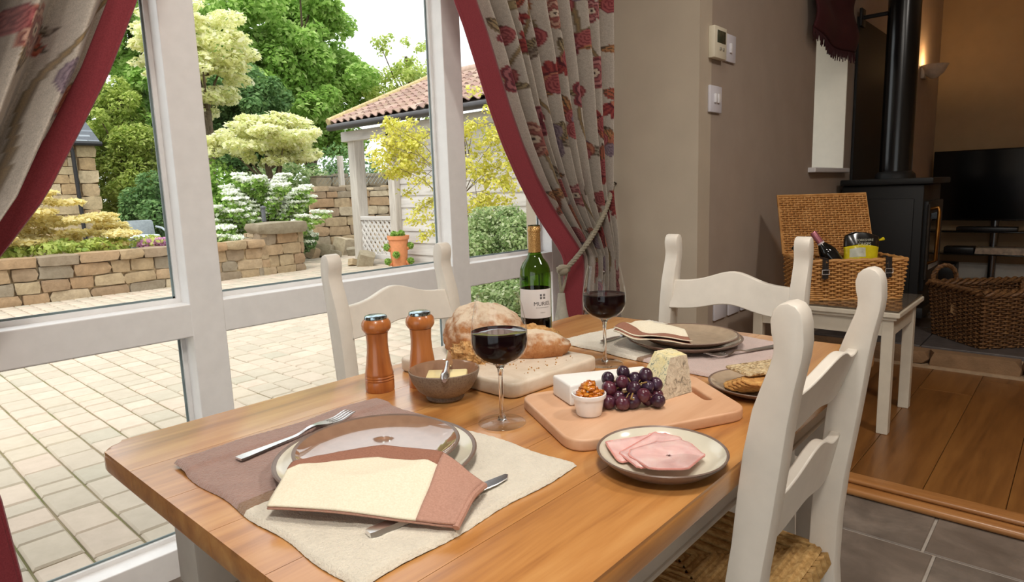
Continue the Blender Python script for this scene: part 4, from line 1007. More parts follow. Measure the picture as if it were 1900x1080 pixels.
# cutlery
def fork(label, a, b, z, flip=1):
    a = Vector((*a, 0)); b = Vector((*b, 0)); d = (b-a); L = d.length; th = thing('fork', label, 'fork', (a.x, a.y, z), math.atan2(d.y, d.x), 'steel forks')
    def zc(x): return .002+.006*ss(.45, .62, x/L)-.0045*ss(.62, .82, x/L)+.006*ss(.85, 1, x/L)
    n = 40; m = MB(); vs = []; wt = [(0, .0085), (.05, .0095), (.3, .006), (.55, .0035), (.64, .0045), (.72, .0115), (.78, .0125)]
    for i in range(n+1):
        x = L*.78*i/n; w = interp(wt, x/L); zz = zc(x); vs += [(x, -w, zz), (x, w, zz), (x, w*.9, zz+.0028), (x, -w*.9, zz+.0028)]
    fs = [(0, 1, 2, 3), (4*n+3, 4*n+2, 4*n+1, 4*n)]
    for i in range(n):
        for k in range(4): p = 4*i+k; q = 4*i+(k+1) % 4; fs.append((p, p+4, q+4, q))
    obj('handle', m.add(vs, fs), M_steel, th, True)
    for k in range(4):
        y = -.0105+.007*k
        obj('tine', MB().tube([(L*f, y, zc(L*f)+.0014) for f in np.linspace(.77, 1, 9)], [.0021]*7+[.0017, .0009], 6), M_steel, th)
def knife(label, a, b, z):
    a = Vector((*a, 0)); b = Vector((*b, 0)); d = (b-a); L = d.length; th = thing('table_knife', label, 'knife', (a.x, a.y, z), math.atan2(d.y, d.x), 'steel table knives')
    hp = [(0, .007), (.02, .0085), (.25, .0085), (.42, .0065), (.46, .005)]; m = MB(); n = 20; vs = []
    for i in range(n+1):
        x = L*.46*i/n; w = interp(hp, x/L); vs += [(x, -w, .0005), (x, w, .0005), (x, w*.8, .006), (x, -w*.8, .006)]
    fs = [(0, 1, 2, 3), (4*n+3, 4*n+2, 4*n+1, 4*n)]
    for i in range(n):
        for k in range(4): p = 4*i+k; q = 4*i+(k+1) % 4; fs.append((p, p+4, q+4, q))
    obj('handle', m.add(vs, fs), M_steel, th, True, ang=50)
    pl = [(L*.455, -.004), (L*.6, -.0085), (L*.86, -.009), (L*.96, -.005), (L, .003), (L*.99, .0075), (L*.8, .0085), (L*.455, .0045)]
    obj('blade', MB().rprism(pl, .002, .004, 'Z', .0006, 1), M_steel, th, True, ang=20)
fork('steel fork lying on the brown half of the nearer placemat', (-.888, .378), (-.914, .588), TZ+.0085)
knife('steel table knife lying under the nearer napkin', (-.566, .374), (-.540, .580), TZ+.0085)
fork('steel fork lying on the mauve half of the far placemat', (-.505, 1.472), (-.592, 1.278), TZ+.0085)
knife('steel table knife sticking out from under the far napkin', (-.848, 1.42), (-.866, 1.272), TZ+.0085)

# wine glasses
def wine_glass(label, c):
    th = thing('wine_glass', label, 'wine glass', (*c, TZ), 0, 'glasses of red wine'); cc = (c[0], c[1], TZ)
    bowl = [(.0035, .1015), (.016, .1035), (.030, .110), (.040, .120), (.0455, .131), (.0470, .142), (.0463, .157), (.0435, .178), (.0395, .198), (.0358, .2125), (.0343, .2190), (.0338, .2198), (.0334, .2188)]
    obj('bowl', MB().lathe(bowl, cc, 64), M_wglass, th)
    obj('stem', MB().lathe([(0, .0045), (.008, .006), (.0045, .016), (.0036, .04), (.0036, .08), (.005, .094), (.009, .1005), (.012, .1025), (0, .103)], cc, 28), M_clear, th)
    obj('foot', MB().lathe([(0, .0006), (.0385, .0006), (.040, .0018), (.0385, .0032), (.02, .0048), (.008, .0075), (0, .008)], cc, 56), M_wglass, th)
    obj('wine', MB().lathe([(0, .1042), (.015, .1058), (.0286, .1121), (.0384, .1217), (.0438, .1318), (.0453, .142), (.0452, .1562)], cc, 56), M_wine, th)
    obj('wine_surface', MB().lathe([(.0460, .1572), (.0445, .1563), (.02, .1562), (0, .1562)], cc, 56), M_wsurf, th)
wine_glass('wine glass of red wine standing beside the nearer placemat', (-.70, .738))
wine_glass('wine glass of red wine standing behind the cheese board', (-.766, 1.143))

# wine bottle
bt = thing('wine_bottle', 'green wine bottle with gold foil and white label behind the loaf', 'bottle', (-.978, 1.165, TZ)); cc = (-.978, 1.165, TZ)
M_bot = thin_glass('green_bottle_glass', (.30, .48, .10), 1.3, 1.5)
bo = [(0, .002), (.034, .002), (.0375, .006), (.0378, .18), (.036, .198), (.030, .212), (.020, .224), (.0150, .236), (.0140, .25), (.0140, .296), (.0135, .298)]
obj('glass_body', MB().lathe(bo, cc, 56), M_bot, bt)
obj('wine', MB().lathe([(0, .006), (.032, .006), (.0355, .01), (.0358, .150), (.0345, .152), (0, .152)], cc, 48), M_wine, bt)
t = NT('gold_foil'); v = t.n('ShaderNodeTexVoronoi', i_Scale=420.0); t.l(t.pos(), v.inputs['Vector']); t.bump(v.outputs['Distance'], .4, .002); M_foil = t.done(t.ramp(v.outputs['Distance'], [(0, (150, 108, 56)), (.6, (206, 164, 104))]), .35, .8)
obj('foil_capsule', MB().lathe([(.0148, .236), (.0150, .242), (.0146, .286), (.0158, .287), (.0158, .294), (.0146, .296), (.0146, .3005)], cc, 40), M_foil, bt)
obj('foil_top', MB().lathe([(.0146, .3005), (.014, .3025), (0, .3025)], cc, 40), plain('dark_green_foil', (40, 52, 30), .35, .6), bt)
a0 = math.atan2(-1.165, .978)            # direction of the label: turned towards the room
a0 = -.78
m = MB(); n = 36; vs = []
for i in range(n+1):
    a = a0-1.45+2.55*i/n
    for z in (.083, .152): vs.append((cc[0]+.0382*math.cos(a), cc[1]+.0382*math.sin(a), TZ+z))
obj('label', m.add(vs, [(2*i, 2*i+2, 2*i+3, 2*i+1) for i in range(n)]), plain('white_paper', (232, 228, 226), .6, var=.01), bt, True, ang=180)
def wrap_text(txt, size, zc, mat, par, ac, R=.0385):
    me = textmesh(txt, size, .0)
    for v in me.vertices:
        a = ac+v.co.x/R; v.co = (cc[0]+R*math.cos(a)-cc[0], cc[1]+R*math.sin(a)-cc[1], zc+v.co.y)
    me.materials.clear(); me.materials.append(mat); o = bpy.data.objects.new('lettering', me); COL.objects.link(o); o.parent = par
M_ink = plain('black_ink', (38, 34, 34), .6); M_ink2 = plain('grey_ink', (150, 144, 140), .6)
AC = a0+.34
wrap_text('MURIEL', .0135, .1175, M_ink, bt, AC);
m = MB()                                  # the small print: lines too fine to read
for zc_, w_, n_ in ((.1085, .034, 13), (.0965, .013, 4)):
    for k in range(n_):
        x_ = -w_/2+w_*(k+.5)/n_; vs = []
        for ddx, ddz in ((-.0009, -.0009), (.0009, -.0009), (.0009, .0009), (-.0009, .0009)):
            a = AC+(x_+ddx)/.0385; vs.append((cc[0]+.0385*math.cos(a), cc[1]+.0385*math.sin(a), TZ+zc_+ddz))
        m.add(vs, [(0, 1, 2, 3)])
obj('small_print', m, M_ink2, bt, False)
m = MB()
for dx in (-.0042, .0042):
    for dz in (-.0035, .0035):
        for k in (-.0014, .0014):
            vs = []
            for ddx, ddz in ((-.001, -.0026), (.001, -.0026), (.001, .0026), (-.001, .0026)):
                a = AC+(dx+k+ddx)/.0385; vs.append((cc[0]+.0385*math.cos(a), cc[1]+.0385*math.sin(a), TZ+.135+dz+ddz))
            m.add(vs, [(0, 1, 2, 3)])
obj('emblem', m, M_ink, bt, False)

# pepper and salt mills
M_mill = woodmat('cherry_wood', (150, 82, 38), (182, 110, 56), (202, 132, 76), 'Z', 1.2, .28, coat=.3)
def mill(label, c, h):
    th = thing('pepper_mill', label, 'mill', (*c, TZ), 0, 'turned wooden mills'); cc = (c[0], c[1], TZ); k = h/.155
    pr = [(0, 0), (.0272, 0), (.0285, .003), (.0285, .020), (.0275, .022), (.0288, .0245), (.0275, .027), (.0288, .0295), (.0275, .032), (.0284, .0345), (.0272, .038), (.0245, .055), (.0215, .078), (.0205, .095), (.0212, .112), (.0222, .118)]
    obj('body', MB().lathe([(r, z*k) for r, z in pr], cc, 48), M_mill, th)
    obj('cap', MB().lathe([(.0222, .1185*k), (.0245, .120*k), (.0282, .126*k), (.0288, .132*k), (.0275, .139*k), (.0235, .1445*k), (0, .145*k)], cc, 48), M_mill, th)
    obj('steel_disc', MB().lathe([(.0215, .1435*k), (.0222, .147*k), (.0212, .1505*k), (.018, .152*k), (0, .1525*k)], cc, 40), plain('blued_steel', (150, 168, 176), .18, 1, var=.3, scale=120) if 'blued_steel' not in bpy.data.materials else bpy.data.materials['blued_steel'], th)
    m = MB()
    for q in range(16):
        a = 2*PI*q/16; m.box((-.0007, 0, 0), (.0007, .0012, .003)) if 0 else m.tube([(c[0]+.0217*math.cos(a), c[1]+.0217*math.sin(a), TZ+.1455*k), (c[0]+.0212*math.cos(a), c[1]+.0212*math.sin(a), TZ+.150*k)], .0007, 4)
    obj('scale_marks', m, M_ink, th, False)
mill('turned wooden mill with steel top standing alone left of the butter bowl', (-1.022, .728), .155)
mill('turned wooden mill with steel top standing behind the butter bowl', (-.975, .80), .156)

# butter bowl
bb = thing('butter_bowl', 'brown stoneware bowl holding the butter', 'bowl', (-.878, .772, TZ)); cc = (-.878, .772, TZ)
t = NT('speckled_brown_stoneware'); n = t.noise(t.pos(), 300, 2); M_speck = t.done(t.ramp(n, [(.3, (116, 98, 82)), (.5, (138, 121, 104)), (.75, (146, 130, 113))]), .45)
obj('outer', MB().lathe([(0, .001), (.034, .001), (.036, .004), (.034, .009), (.040, .012), (.052, .022), (.0615, .038), (.0665, .054), (.0665, .057), (.065, .058)], cc, 64), M_speck, bb)
obj('inner', MB().lathe([(.065, .058), (.0632, .055), (.058, .038), (.048, .023), (.034, .015), (0, .013)], cc, 64), M_taupe, bb)
M_butter = plain('butter', (240, 226, 170), .45, var=.03)
b_ = thing('butter', 'pale yellow block of butter in the brown bowl', 'butter', (-.885, .79, TZ+.02))
b_q = MB().rbox((-.038, -.026, .0), (.038, .026, .028), .003)
for i, v in enumerate(b_q.v):
    a = .75; b_q.v[i] = (-.882+v[0]*math.cos(a)-v[1]*math.sin(a), .782+v[0]*math.sin(a)+v[1]*math.cos(a), TZ+.018+v[2]+.06*v[0]*0)
bpy.data.objects.remove(b_)
tag(obj('butter', b_q, M_butter, None, True, (-.882, .782, TZ+.018)), 'pale yellow block of butter in the brown bowl', 'butter')
bk = thing('butter_knife', 'stubby steel butter knife resting across the rim of the bowl', 'knife', (-.85, .74, TZ+.06))
P0, P1 = Vector((-.822, .722, TZ+.056)), Vector((-.912, .818, TZ+.074))
hp = [P0.lerp(P1, f) for f in np.linspace(0, .6, 9)]
obj('handle', MB().tube(hp, [.004, .0085, .0088, .0078, .0068, .006, .0056, .0056, .005], 14), M_steel, bk)
d = (P1-P0).normalized(); sd = Vector((0, 0, 1)).cross(d).normalized(); upv = d.cross(sd)
bl = [(.078, -.004), (.085, -.011), (.105, -.013), (.128, -.004), (.133, .006), (.118, .006), (.078, .004)]
m = MB(); n = len(bl); vs = [P0+d*a+(sd*.55+upv*.83)*b*1.0+(upv*.55-sd*.83)*q for q in (-.0009, .0009) for a, b in bl]
obj('blade', m.add(vs, [tuple(range(n))[::-1], tuple(range(n, 2*n))]+[(i, (i+1) % n, n+(i+1) % n, n+i) for i in range(n)]), M_steel, bk, False)

# bread on a pale stone board
t = NT('cream_marble'); p = t.pos(); n = t.noise(p, 12, 8, .65, 1.2); M_marb = t.done(t.ramp(n, [(.35, (214, 198, 176)), (.55, (228, 215, 196)), (.7, (236, 226, 210))]), .35)
tag(obj('bread_board', MB().rprism(roundpoly([(-1.108, .838), (-.762, .835), (-.748, 1.098), (-1.10, 1.105)], .028, 6), TZ+.0005, TZ+.031, 'Z', .007, 3), M_marb, None, True, (-.93, .97, TZ)), 'pale marble bread board under the crusty loaf', 'board')
t = NT('floury_crust'); g = t.n('ShaderNodeNewGeometry'); p = t.pos(); n = t.noise(p, 22, 8, .7, .5); n2 = t.noise(p, 60, 5)
sx = t.n('ShaderNodeSeparateXYZ'); t.l(g.outputs['Normal'], sx.inputs[0])
cr = t.ramp(n, [(.3, (142, 84, 42)), (.5, (184, 122, 72)), (.72, (206, 158, 110))])
ad = t.n('ShaderNodeMath', operation='MULTIPLY_ADD'); t.l(sx.outputs[2], ad.inputs[0]); ad.inputs[1].default_value = .5; t.l(n2, ad.inputs[2])
M_crust = t.done(t.mix(t.ramp(ad.outputs[0], [(.62, (0, 0, 0, 1)), (.95, (1, 1, 1, 1))]), cr, (226, 206, 180)), .85); t.bump(n, .6, .012)
t = NT('bread_crumb'); p = t.pos(); v = t.n('ShaderNodeTexVoronoi', i_Scale=160.0); t.l(p, v.inputs['Vector']); n = t.noise(p, 90, 5); t.bump(v.outputs['Distance'], .8, .006); M_crumb = t.done(t.ramp(n, [(.3, (176, 122, 66)), (.6, (214, 168, 108)), (.8, (228, 190, 138))]), .9)
def lumpy(c, r, seed, amp=.06, u=64, v=40, flatten=-.35, freq=3.0, cutf=None):
    from mathutils import noise
    m = MB().sphere((0, 0, 0), 1, u, v)
    for i, q in enumerate(m.v):
        w = Vector(q); k = 1+amp*noise.noise(w*freq+Vector((seed*3.1, 0, 0)))+amp*.5*noise.noise(w*freq*2.6+Vector((0, seed, 0)))
        w = w*k; w.z = max(w.z, flatten+.02*noise.noise(w*6)); w = Vector((w.x*r[0], w.y*r[1], (w.z-flatten)*r[2]/(1-flatten)))
        if cutf: w = cutf(w)
        m.v[i] = (c[0]+w.x, c[1]+w.y, c[2]+w.z)
    return m
lf = thing('bread_loaf', 'round crusty floured loaf on the marble board', 'loaf', (-.985, .99, TZ+.031))
def cutloaf(w):
    return w
obj('crust', lumpy((-.988, .995, TZ+.031), (.098, .088, .108), 2, .10), M_crust, lf, True, ang=60)
m = MB()
rg = random.Random(4)
tear = lumpy((-.955, .912, TZ+.031), (.05, .03, .04), 5, .28, 40, 26, -.3, 4)
obj('torn_crumb', tear, M_crumb, lf, True, ang=60)
hl = thing('bread_piece', 'torn heel of bread leaning beside the round loaf', 'bread', (-.872, 1.03, TZ+.031))
def halfcut(w):
    return Vector((w.x*math.cos(.7)-w.y*math.sin(.7), w.x*math.sin(.7)+w.y*math.cos(.7), w.z))
obj('crust', lumpy((-.872, 1.02, TZ+.0312), (.082, .036, .056), 7, .09, 48, 30, -.5, 3, halfcut), M_crust, hl, True, ang=60)
obj('crumb', lumpy((-.892, 1.038, TZ+.034), (.076, .026, .058), 9, .12, 40, 26, -.4, 5, halfcut), M_crumb, hl, True, ang=60)
cm = MB()
for k in range(60):
    x, y = random.uniform(-.9, -.78), random.uniform(.9, 1.07); r = random.uniform(.0007, .0022); cm.sphere((x, y, TZ+.031+r*.7), r, 5, 4)
tag(obj('bread_crumbs', cm, M_crumb, None, False, (-.84, .98, TZ+.031)), 'scattered bread crumbs on the marble board', 'crumbs', kind='stuff')

# cheese board and what lies on it
CB = [(-.735, .828), (-.531, .708), (-.390, .993), (-.562, 1.128)]
BZ = TZ+.019
M_beech = woodmat('pale_beech', (198, 148, 112), (214, 168, 132), (224, 182, 148), 'Y', .7, .45)
e = (Vector(CB[2])-Vector(CB[3])).normalized(); sc = Vector((-.490, 1.025)); nn = Vector((-e.y, e.x))
slot = [sc+e*(.034*sx_)+nn*(.011*math.sin(a)*1)+e*(.011*math.cos(a)) for sx_, rng in ((1, np.linspace(-PI/2, PI/2, 8)), (-1, np.linspace(PI/2, 1.5*PI, 8))) for a in rng]
me = curvemesh([[(p[0]+.54, p[1]-.91) for p in roundpoly(CB, [.035, .035, .04, .04], 8)], [(p.x+.54, p.y-.91) for p in slot]], .0055, .0038)
cbd = obj('cheese_board', me, M_beech, None, True, (-.54, .91, TZ+.0095)); me.materials.clear(); me.materials.append(M_beech)
tag(cbd, 'beech cheese board with a slot handle and rounded corners', 'board')
br = thing('brie_wedge', 'white rinded wedge of soft cheese behind the chutney pot', 'cheese', (-.63, .88, BZ))
M_rind = plain('white_bloomy_rind', (242, 240, 236), .7, var=.015, bump=.2, bscale=90)
obj('rind', MB().rprism([(-.690, .862), (-.625, .828), (-.578, .998), (-.590, 1.006)], BZ+.0005, BZ+.037, 'Z', .004, 3), M_rind, br, True, ang=50)
obj('paste', MB().prism([(-.6866, .868), (-.6887, .864), (-.5915, 1.0045), (-.5895, 1.0085)], BZ+.004, BZ+.033), M_butter, br, False)
t = NT('blue_veined_cheese'); p = t.pos(); n = t.noise(p, 120, 5, .6, 1.5); n2 = t.noise(p, 45, 4)
c = t.ramp(n, [(.0, (240, 230, 190)), (.52, (238, 228, 186)), (.6, (150, 158, 138)), (.68, (112, 122, 110))]); M_blue = t.done(t.mix(t.ramp(n2, [(.42, (0, 0, 0, 1)), (.55, (1, 1, 1, 1))]), t.ramp(n, [(0, (244, 232, 184)), (1, (232, 216, 150))]), c), .6); t.bump(n, .3, .004)
t = NT('mottled_grey_rind'); p = t.pos(); n = t.noise(p, 90, 6, .7, 1.0); M_brind = t.done(t.ramp(n, [(.32, (120, 110, 96)), (.45, (196, 180, 156)), (.6, (222, 208, 184)), (.7, (150, 140, 124))]), .8); t.bump(n, .5, .006)
bl = thing('blue_cheese_wedge', 'upright wedge of blue veined cheese beside the grapes', 'cheese', (-.54, 1.0, BZ))
B0 = [(-.588, .978), (-.518, .940), (-.500, 1.022), (-.556, 1.060)]; T0 = [(-.570, 1.012), (-.524, .985), (-.512, 1.024), (-.556, 1.050)]
hz = .066
vs = [(x, y, BZ+.0005) for x, y in B0]+[(x, y, BZ+hz) for x, y in T0]
def hexpart(faces, nm, mat):
    bm = bmesh.new(); vv = [bm.verts.new(v) for v in vs]
    for f in faces: bm.faces.new([vv[i] for i in f])
    for v in [v for v in bm.verts if not v.link_faces]: bm.verts.remove(v)
    bmesh.ops.subdivide_edges(bm, edges=bm.edges[:], cuts=7, use_grid_fill=True)
    from mathutils import noise
    for v in bm.verts: v.co += Vector((1, 1, 1))*.0012*noise.noise(v.co*90)+Vector((0, 0, 0))
    obj(nm, MB().bm(bm), mat, bl, True, ang=60)
hexpart([(0, 1, 5, 4), (4, 5, 6, 7)], 'cut_faces', M_blue); hexpart([(1, 2, 6, 5), (2, 3, 7, 6), (3, 0, 4, 7)], 'rind', M_brind)
rm = thing('ramekin', 'small white ramekin filled with orange chutney', 'ramekin', (-.580, .818, BZ)); cc = (-.580, .818, BZ)
M_porc = plain('white_porcelain', (244, 243, 242), .15, var=.01, coat=.4)
obj('pot', MB().lathe([(0, .0005), (.0195, .0005), (.0208, .002), (.0252, .029), (.0278, .0295), (.0285, .032), (.0282, .036), (.0265, .0365), (.0245, .034), (.020, .008), (0, .006)], cc, 48), M_porc, rm)
t = NT('amber_chutney'); n = t.noise(t.pos(), 90, 5); M_chut = t.done(t.ramp(n, [(.3, (150, 70, 10)), (.55, (206, 118, 22)), (.75, (232, 160, 60))]), .2, coat=.4); t.b.inputs['Subsurface Weight'].default_value = .2; t.b.inputs['Subsurface Radius'].default_value = (.006, .003, .001); t.bump(n, .5, .004)
ch = MB(); rg = random.Random(3)
for k in range(56):
    a = rg.uniform(0, 6.28); r = .0185*rg.random()**.6; z = .027+max(0, .020*(1-r/.0185))+rg.uniform(0, .003); w_ = rg.uniform(.005, .0085); q = lumpy((cc[0]+r*math.cos(a), cc[1]+r*math.sin(a), BZ+z), (w_, w_*rg.uniform(.6, 1), w_), k, .6, 12, 8, -.9, 3); ch.add(q.v, q.f)
for (dx, dy, dz) in ((.001, .003, .053), (-.003, .0, .05), (.004, -.003, .047)): q = lumpy((cc[0]+dx, cc[1]+dy, BZ+dz-.006), (.0095, .0085, .009), 31, .45, 14, 9, -.9, 3); ch.add(q.v, q.f)
tag(obj('chutney', ch, M_chut, None, True, (cc[0], cc[1], BZ+.034), ang=180), 'orange chutney heaped in the white ramekin', 'chutney')
gr = thing('grape_bunch', 'bunch of dark red grapes on the cheese board', 'grapes', (-.548, .895, BZ))
t = NT('dark_grape_skin'); oi = t.n('ShaderNodeObjectInfo'); n = t.noise(t.pos(), 140, 3); c = t.ramp(oi.outputs['Random'], [(0, (42, 22, 40)), (.5, (66, 26, 44)), (.85, (92, 32, 46)), (1, (52, 34, 58))])
M_grape = t.done(t.mix(t.ramp(n, [(.45, (0, 0, 0, 1)), (.8, (1, 1, 1, 1))]), c, t.mix(.35, c, (120, 108, 132))), .28, coat=.2)
GP = [(-0.5817, 0.8815, 0.8196), (-0.5656, 0.8984, 0.8316), (-0.5609, 0.8856, 0.8195), (-0.5746, 0.8704, 0.804), (-0.5734, 0.8852, 0.8108), (-0.5445, 0.9103, 0.8135), (-0.535, 0.9187, 0.8178), (-0.546, 0.9005, 0.8063), (-0.5274, 0.9234, 0.8123), (-0.5676, 0.8627, 0.791), (-0.5585, 0.8716, 0.7927), (-0.5492, 0.8716, 0.791), (-0.5358, 0.8869, 0.791), (-0.5282, 0.8966, 0.7957), (-0.5201, 0.9071, 0.791), (-0.5221, 0.9304, 0.7926), (-0.5402, 0.9152, 0.8017), (-0.5147, 0.91, 0.791), (-0.5804, 0.8693, 0.7956), (-0.5502, 0.8936, 0.795), (-0.5277, 0.9115, 0.8012)]
gm = MB().sphere((0, 0, 0), (.0112, .0112, .0126), 20, 14).mesh('grape'); smooth(gm, 180); gm.materials.append(M_grape)
gg = [Vector(p) for p in GP]
for it in range(60):                       # settle so that grapes touch rather than merge
    for i in range(len(gg)):
        for j in range(i):
            d_ = gg[i]-gg[j]; L = d_.length
            if L < .0205: f = d_/max(L, 1e-5)*(.0205-L)*.5; gg[i] += f; gg[j] -= f
        gg[i].z = max(gg[i].z, BZ+.0118)
for p in gg: s_ = random.uniform(.93, 1.1); inst('grape', gm, gr, p, (random.uniform(-1, 1), random.uniform(-1, 1), 0), (s_, s_, s_))
M_stem = plain('grape_stem', (150, 118, 66), .7)
m = MB(); ctr = Vector((-.545, .90, .806))
for p in gg: m.tube([ctr, ctr.lerp(p, .5)+Vector((0, 0, .004)), ctr.lerp(p, .8)], .0009, 5)
m.tube([ctr, ctr+Vector((.012, -.03, -.006)), ctr+Vector((.02, -.035, -.004))], .0016, 6); m.tube([ctr, ctr+Vector((.012, .0, .012)), ctr+Vector((.022, .004, .016))], .0014, 6)
obj('stem', m, M_stem, gr)

# ham
t = NT('cooked_ham'); p = t.pos(); n = t.noise(p, 25, 6, .6, .8); M_ham = t.done(t.ramp(n, [(.3, (214, 168, 164)), (.5, (230, 190, 186)), (.75, (240, 214, 208))]), .35); t.b.inputs['Subsurface Weight'].default_value = .15; t.b.inputs['Subsurface Radius'].default_value = (.008, .003, .002)
M_hamf = plain('ham_edge', (218, 150, 142), .4, var=.08)
def ham(label, c, pts, z0, seed, ex):
    th = thing('ham_slice', label, 'ham', (*c, z0), 0, 'slices of ham'); rg = random.Random(seed)
    ol = roundpoly(pts, .012, 5); ce = Vector((sum(p[0] for p in pts)/len(pts), sum(p[1] for p in pts)/len(pts)))
    N = len(ol); K = 8; vs = []; fs = []
    for k in range(K+1):
        for i, q in enumerate(ol):
            w = ce.lerp(Vector(q), max(.04, k/K)); w = w+Vector((rg.uniform(-1, 1), rg.uniform(-1, 1)))*.0012*(k == K)
            z = z0+ex*(k/K)*math.sin(i/N*2*PI*2+seed)+.0028*math.sin(w.x*90+seed)*math.sin(w.y*80+seed*2)
            r = math.hypot(w.x+.411, w.y-.75); z = max(z, TZ+.001+.0085+.015*ss(.05, .089, r)+(z0-TZ-.012))
            vs.append((w.x, w.y, z))
    for k in range(K):
        for i in range(N): j = (i+1) % N; fs.append((k*N+i, k*N+j, (k+1)*N+j, (k+1)*N+i))
    fs.append(tuple(range(N)))
    obj('meat', MB().add(vs, fs), M_ham, th, True, ang=180, solid=.0022)
    obj('edge', MB().tube([vs[K*N+i] for i in range(N)]+[vs[K*N]], .0014, 5), M_hamf, th)
ham('bottom slice of ham at the left of the plate', (-0.4440, 0.7660), [(-0.4890, 0.7280), (-0.4460, 0.6980), (-0.3990, 0.7760), (-0.4340, 0.8210), (-0.4590, 0.8010)], TZ+.013, 2, .001)
ham('middle slice of ham folded in the centre of the plate', (-0.4240, 0.7560), [(-0.4620, 0.7210), (-0.4090, 0.6880), (-0.3840, 0.7660), (-0.4140, 0.8140), (-0.4540, 0.8060)], TZ+.017, 5, .002)
ham('top slice of ham folded over at the right of the plate', (-0.4040, 0.7460), [(-0.4460, 0.7180), (-0.3890, 0.6860), (-0.3560, 0.7110), (-0.3600, 0.7760), (-0.4020, 0.8080), (-0.4340, 0.7760)], TZ+.0215, 9, .0022)

# crackers
t = NT('oat_cracker'); p = t.pos(); v = t.n('ShaderNodeTexVoronoi', i_Scale=190.0); t.l(p, v.inputs['Vector']); n = t.noise(p, 60, 5); t.bump(v.outputs['Distance'], .7, .004); M_oat = t.done(t.ramp(n, [(.3, (170, 116, 58)), (.55, (204, 152, 84)), (.75, (224, 182, 116))]), .85)
t = NT('seeded_cracker'); p = t.pos(); v = t.n('ShaderNodeTexVoronoi', i_Scale=210.0); t.l(p, v.inputs['Vector']); t.bump(v.outputs['Distance'], .9, .006); M_seed = t.done(t.ramp(v.outputs['Color'], [(0, (120, 84, 44)), (.3, (206, 178, 132)), (.6, (226, 206, 166)), (1, (150, 112, 66))]), .85)
for k in range(5):
    c = (-.447+.010*k, 1.127-.0045*k+.002, TZ+.0105+.0052*k); m = MB()
    pr = [(0, 0), (.036, 0), (.0375, .0012), (.0385, .003), (.0375, .0046), (.035, .0052), (0, .005)]
    m.lathe(pr, (0, 0, 0), 40)
    for i, q in enumerate(m.v):
        a = math.atan2(q[1], q[0]); r = math.hypot(q[0], q[1]); f = 1+.03*math.sin(a*13+k)+.02*math.sin(a*29); m.v[i] = (c[0]+q[0]*f, c[1]+q[1]*f, c[2]+q[2]+.03*(q[0]))
    tag(obj('oat_cracker', m, M_oat, None, True, c), ['bottom oat cracker of the overlapping row, furthest left', 'second oat cracker up in the overlapping row', 'middle oat cracker of the overlapping row of five', 'fourth oat cracker up in the overlapping row', 'topmost oat cracker of the overlapping row, under the seeded one'][k], 'cracker', 'oat crackers on the small plate')
m = MB().rprism(roundpoly([(-.49, 1.134), (-.43, 1.10), (-.365, 1.174), (-.42, 1.224)], .006, 3), 0, .005, 'Z', .0015)
for i, q in enumerate(m.v): m.v[i] = (q[0], q[1], q[2]+TZ+.0405+.03*(q[0]+.44)+.04*(q[1]-1.15))
tag(obj('seeded_cracker', m, M_seed, None, True, (-.43, 1.15, TZ+.04)), 'square seed covered cracker lying on top of the oat crackers', 'cracker')

# ------------------------------------------------------------------ living area
# wall plates
def plate_on_wall(name, label, cat, y0, y1, z0, z1, th, mat, group=None):
    o = thing(name, label, cat, (XG, (y0+y1)/2, z0), 0, group); obj('faceplate', MB().rbox((XG+.0, y0, z0), (XG+th, y1, z1), .004), mat, o); return o
tm_ = plate_on_wall('thermostat', 'cream thermostat with dark screen on the grey wall', 'thermostat', 2.775, 2.90, 1.70, 1.835, .03, plain('ivory_plastic', (222, 214, 192), .4, var=.01))
obj('screen', MB().rbox((XG+.028, 2.80, 1.765), (XG+.032, 2.885, 1.818), .002), plain('dark_lcd', (58, 62, 48), .2), tm_); 
for k in range(2): obj('button', MB().rbox((XG+.028, 2.825+.03*k, 1.735), (XG+.034, 2.84+.03*k, 1.748), .002), plain('grey_button', (150, 146, 132), .4) if 'grey_button' not in bpy.data.materials else bpy.data.materials['grey_button'], tm_)
M_swp = plain('cool_white_plastic', (214, 212, 220), .3, var=.01)
sw = plate_on_wall('switch_plate', 'white isolator switch directly beside the thermostat', 'switch', 2.92, 3.045, 1.705, 1.828, .012, M_swp, 'wall switches'); obj('rocker', MB().rbox((XG+.010, 2.972, 1.745), (XG+.02, 2.993, 1.787), .002), M_plastic, sw)
sw = plate_on_wall('switch_plate', 'white double light switch below the thermostat', 'switch', 2.775, 2.895, 1.468, 1.585, .014, M_swp, 'wall switches')
for y in (2.812, 2.842): obj('rocker', MB().rbox((XG+.012, y, 1.51), (XG+.023, y+.02, 1.55), .003), M_plastic, sw)
for k, (y, lab) in enumerate(((2.86, 'white wall socket nearest the cream corner behind the far chair'), (3.02, 'middle white wall socket of the row behind the far chair'), (3.18, 'white wall socket furthest from the cream corner behind the far chair'))):
    so_ = plate_on_wall('wall_socket', lab, 'socket', y, y+.135, .50, .63, .012, M_swp, 'white wall sockets'); obj('switch_rocker', MB().rbox((XG+.01, y+.05, .585), (XG+.018, y+.07, .61), .002), M_plastic, so_)
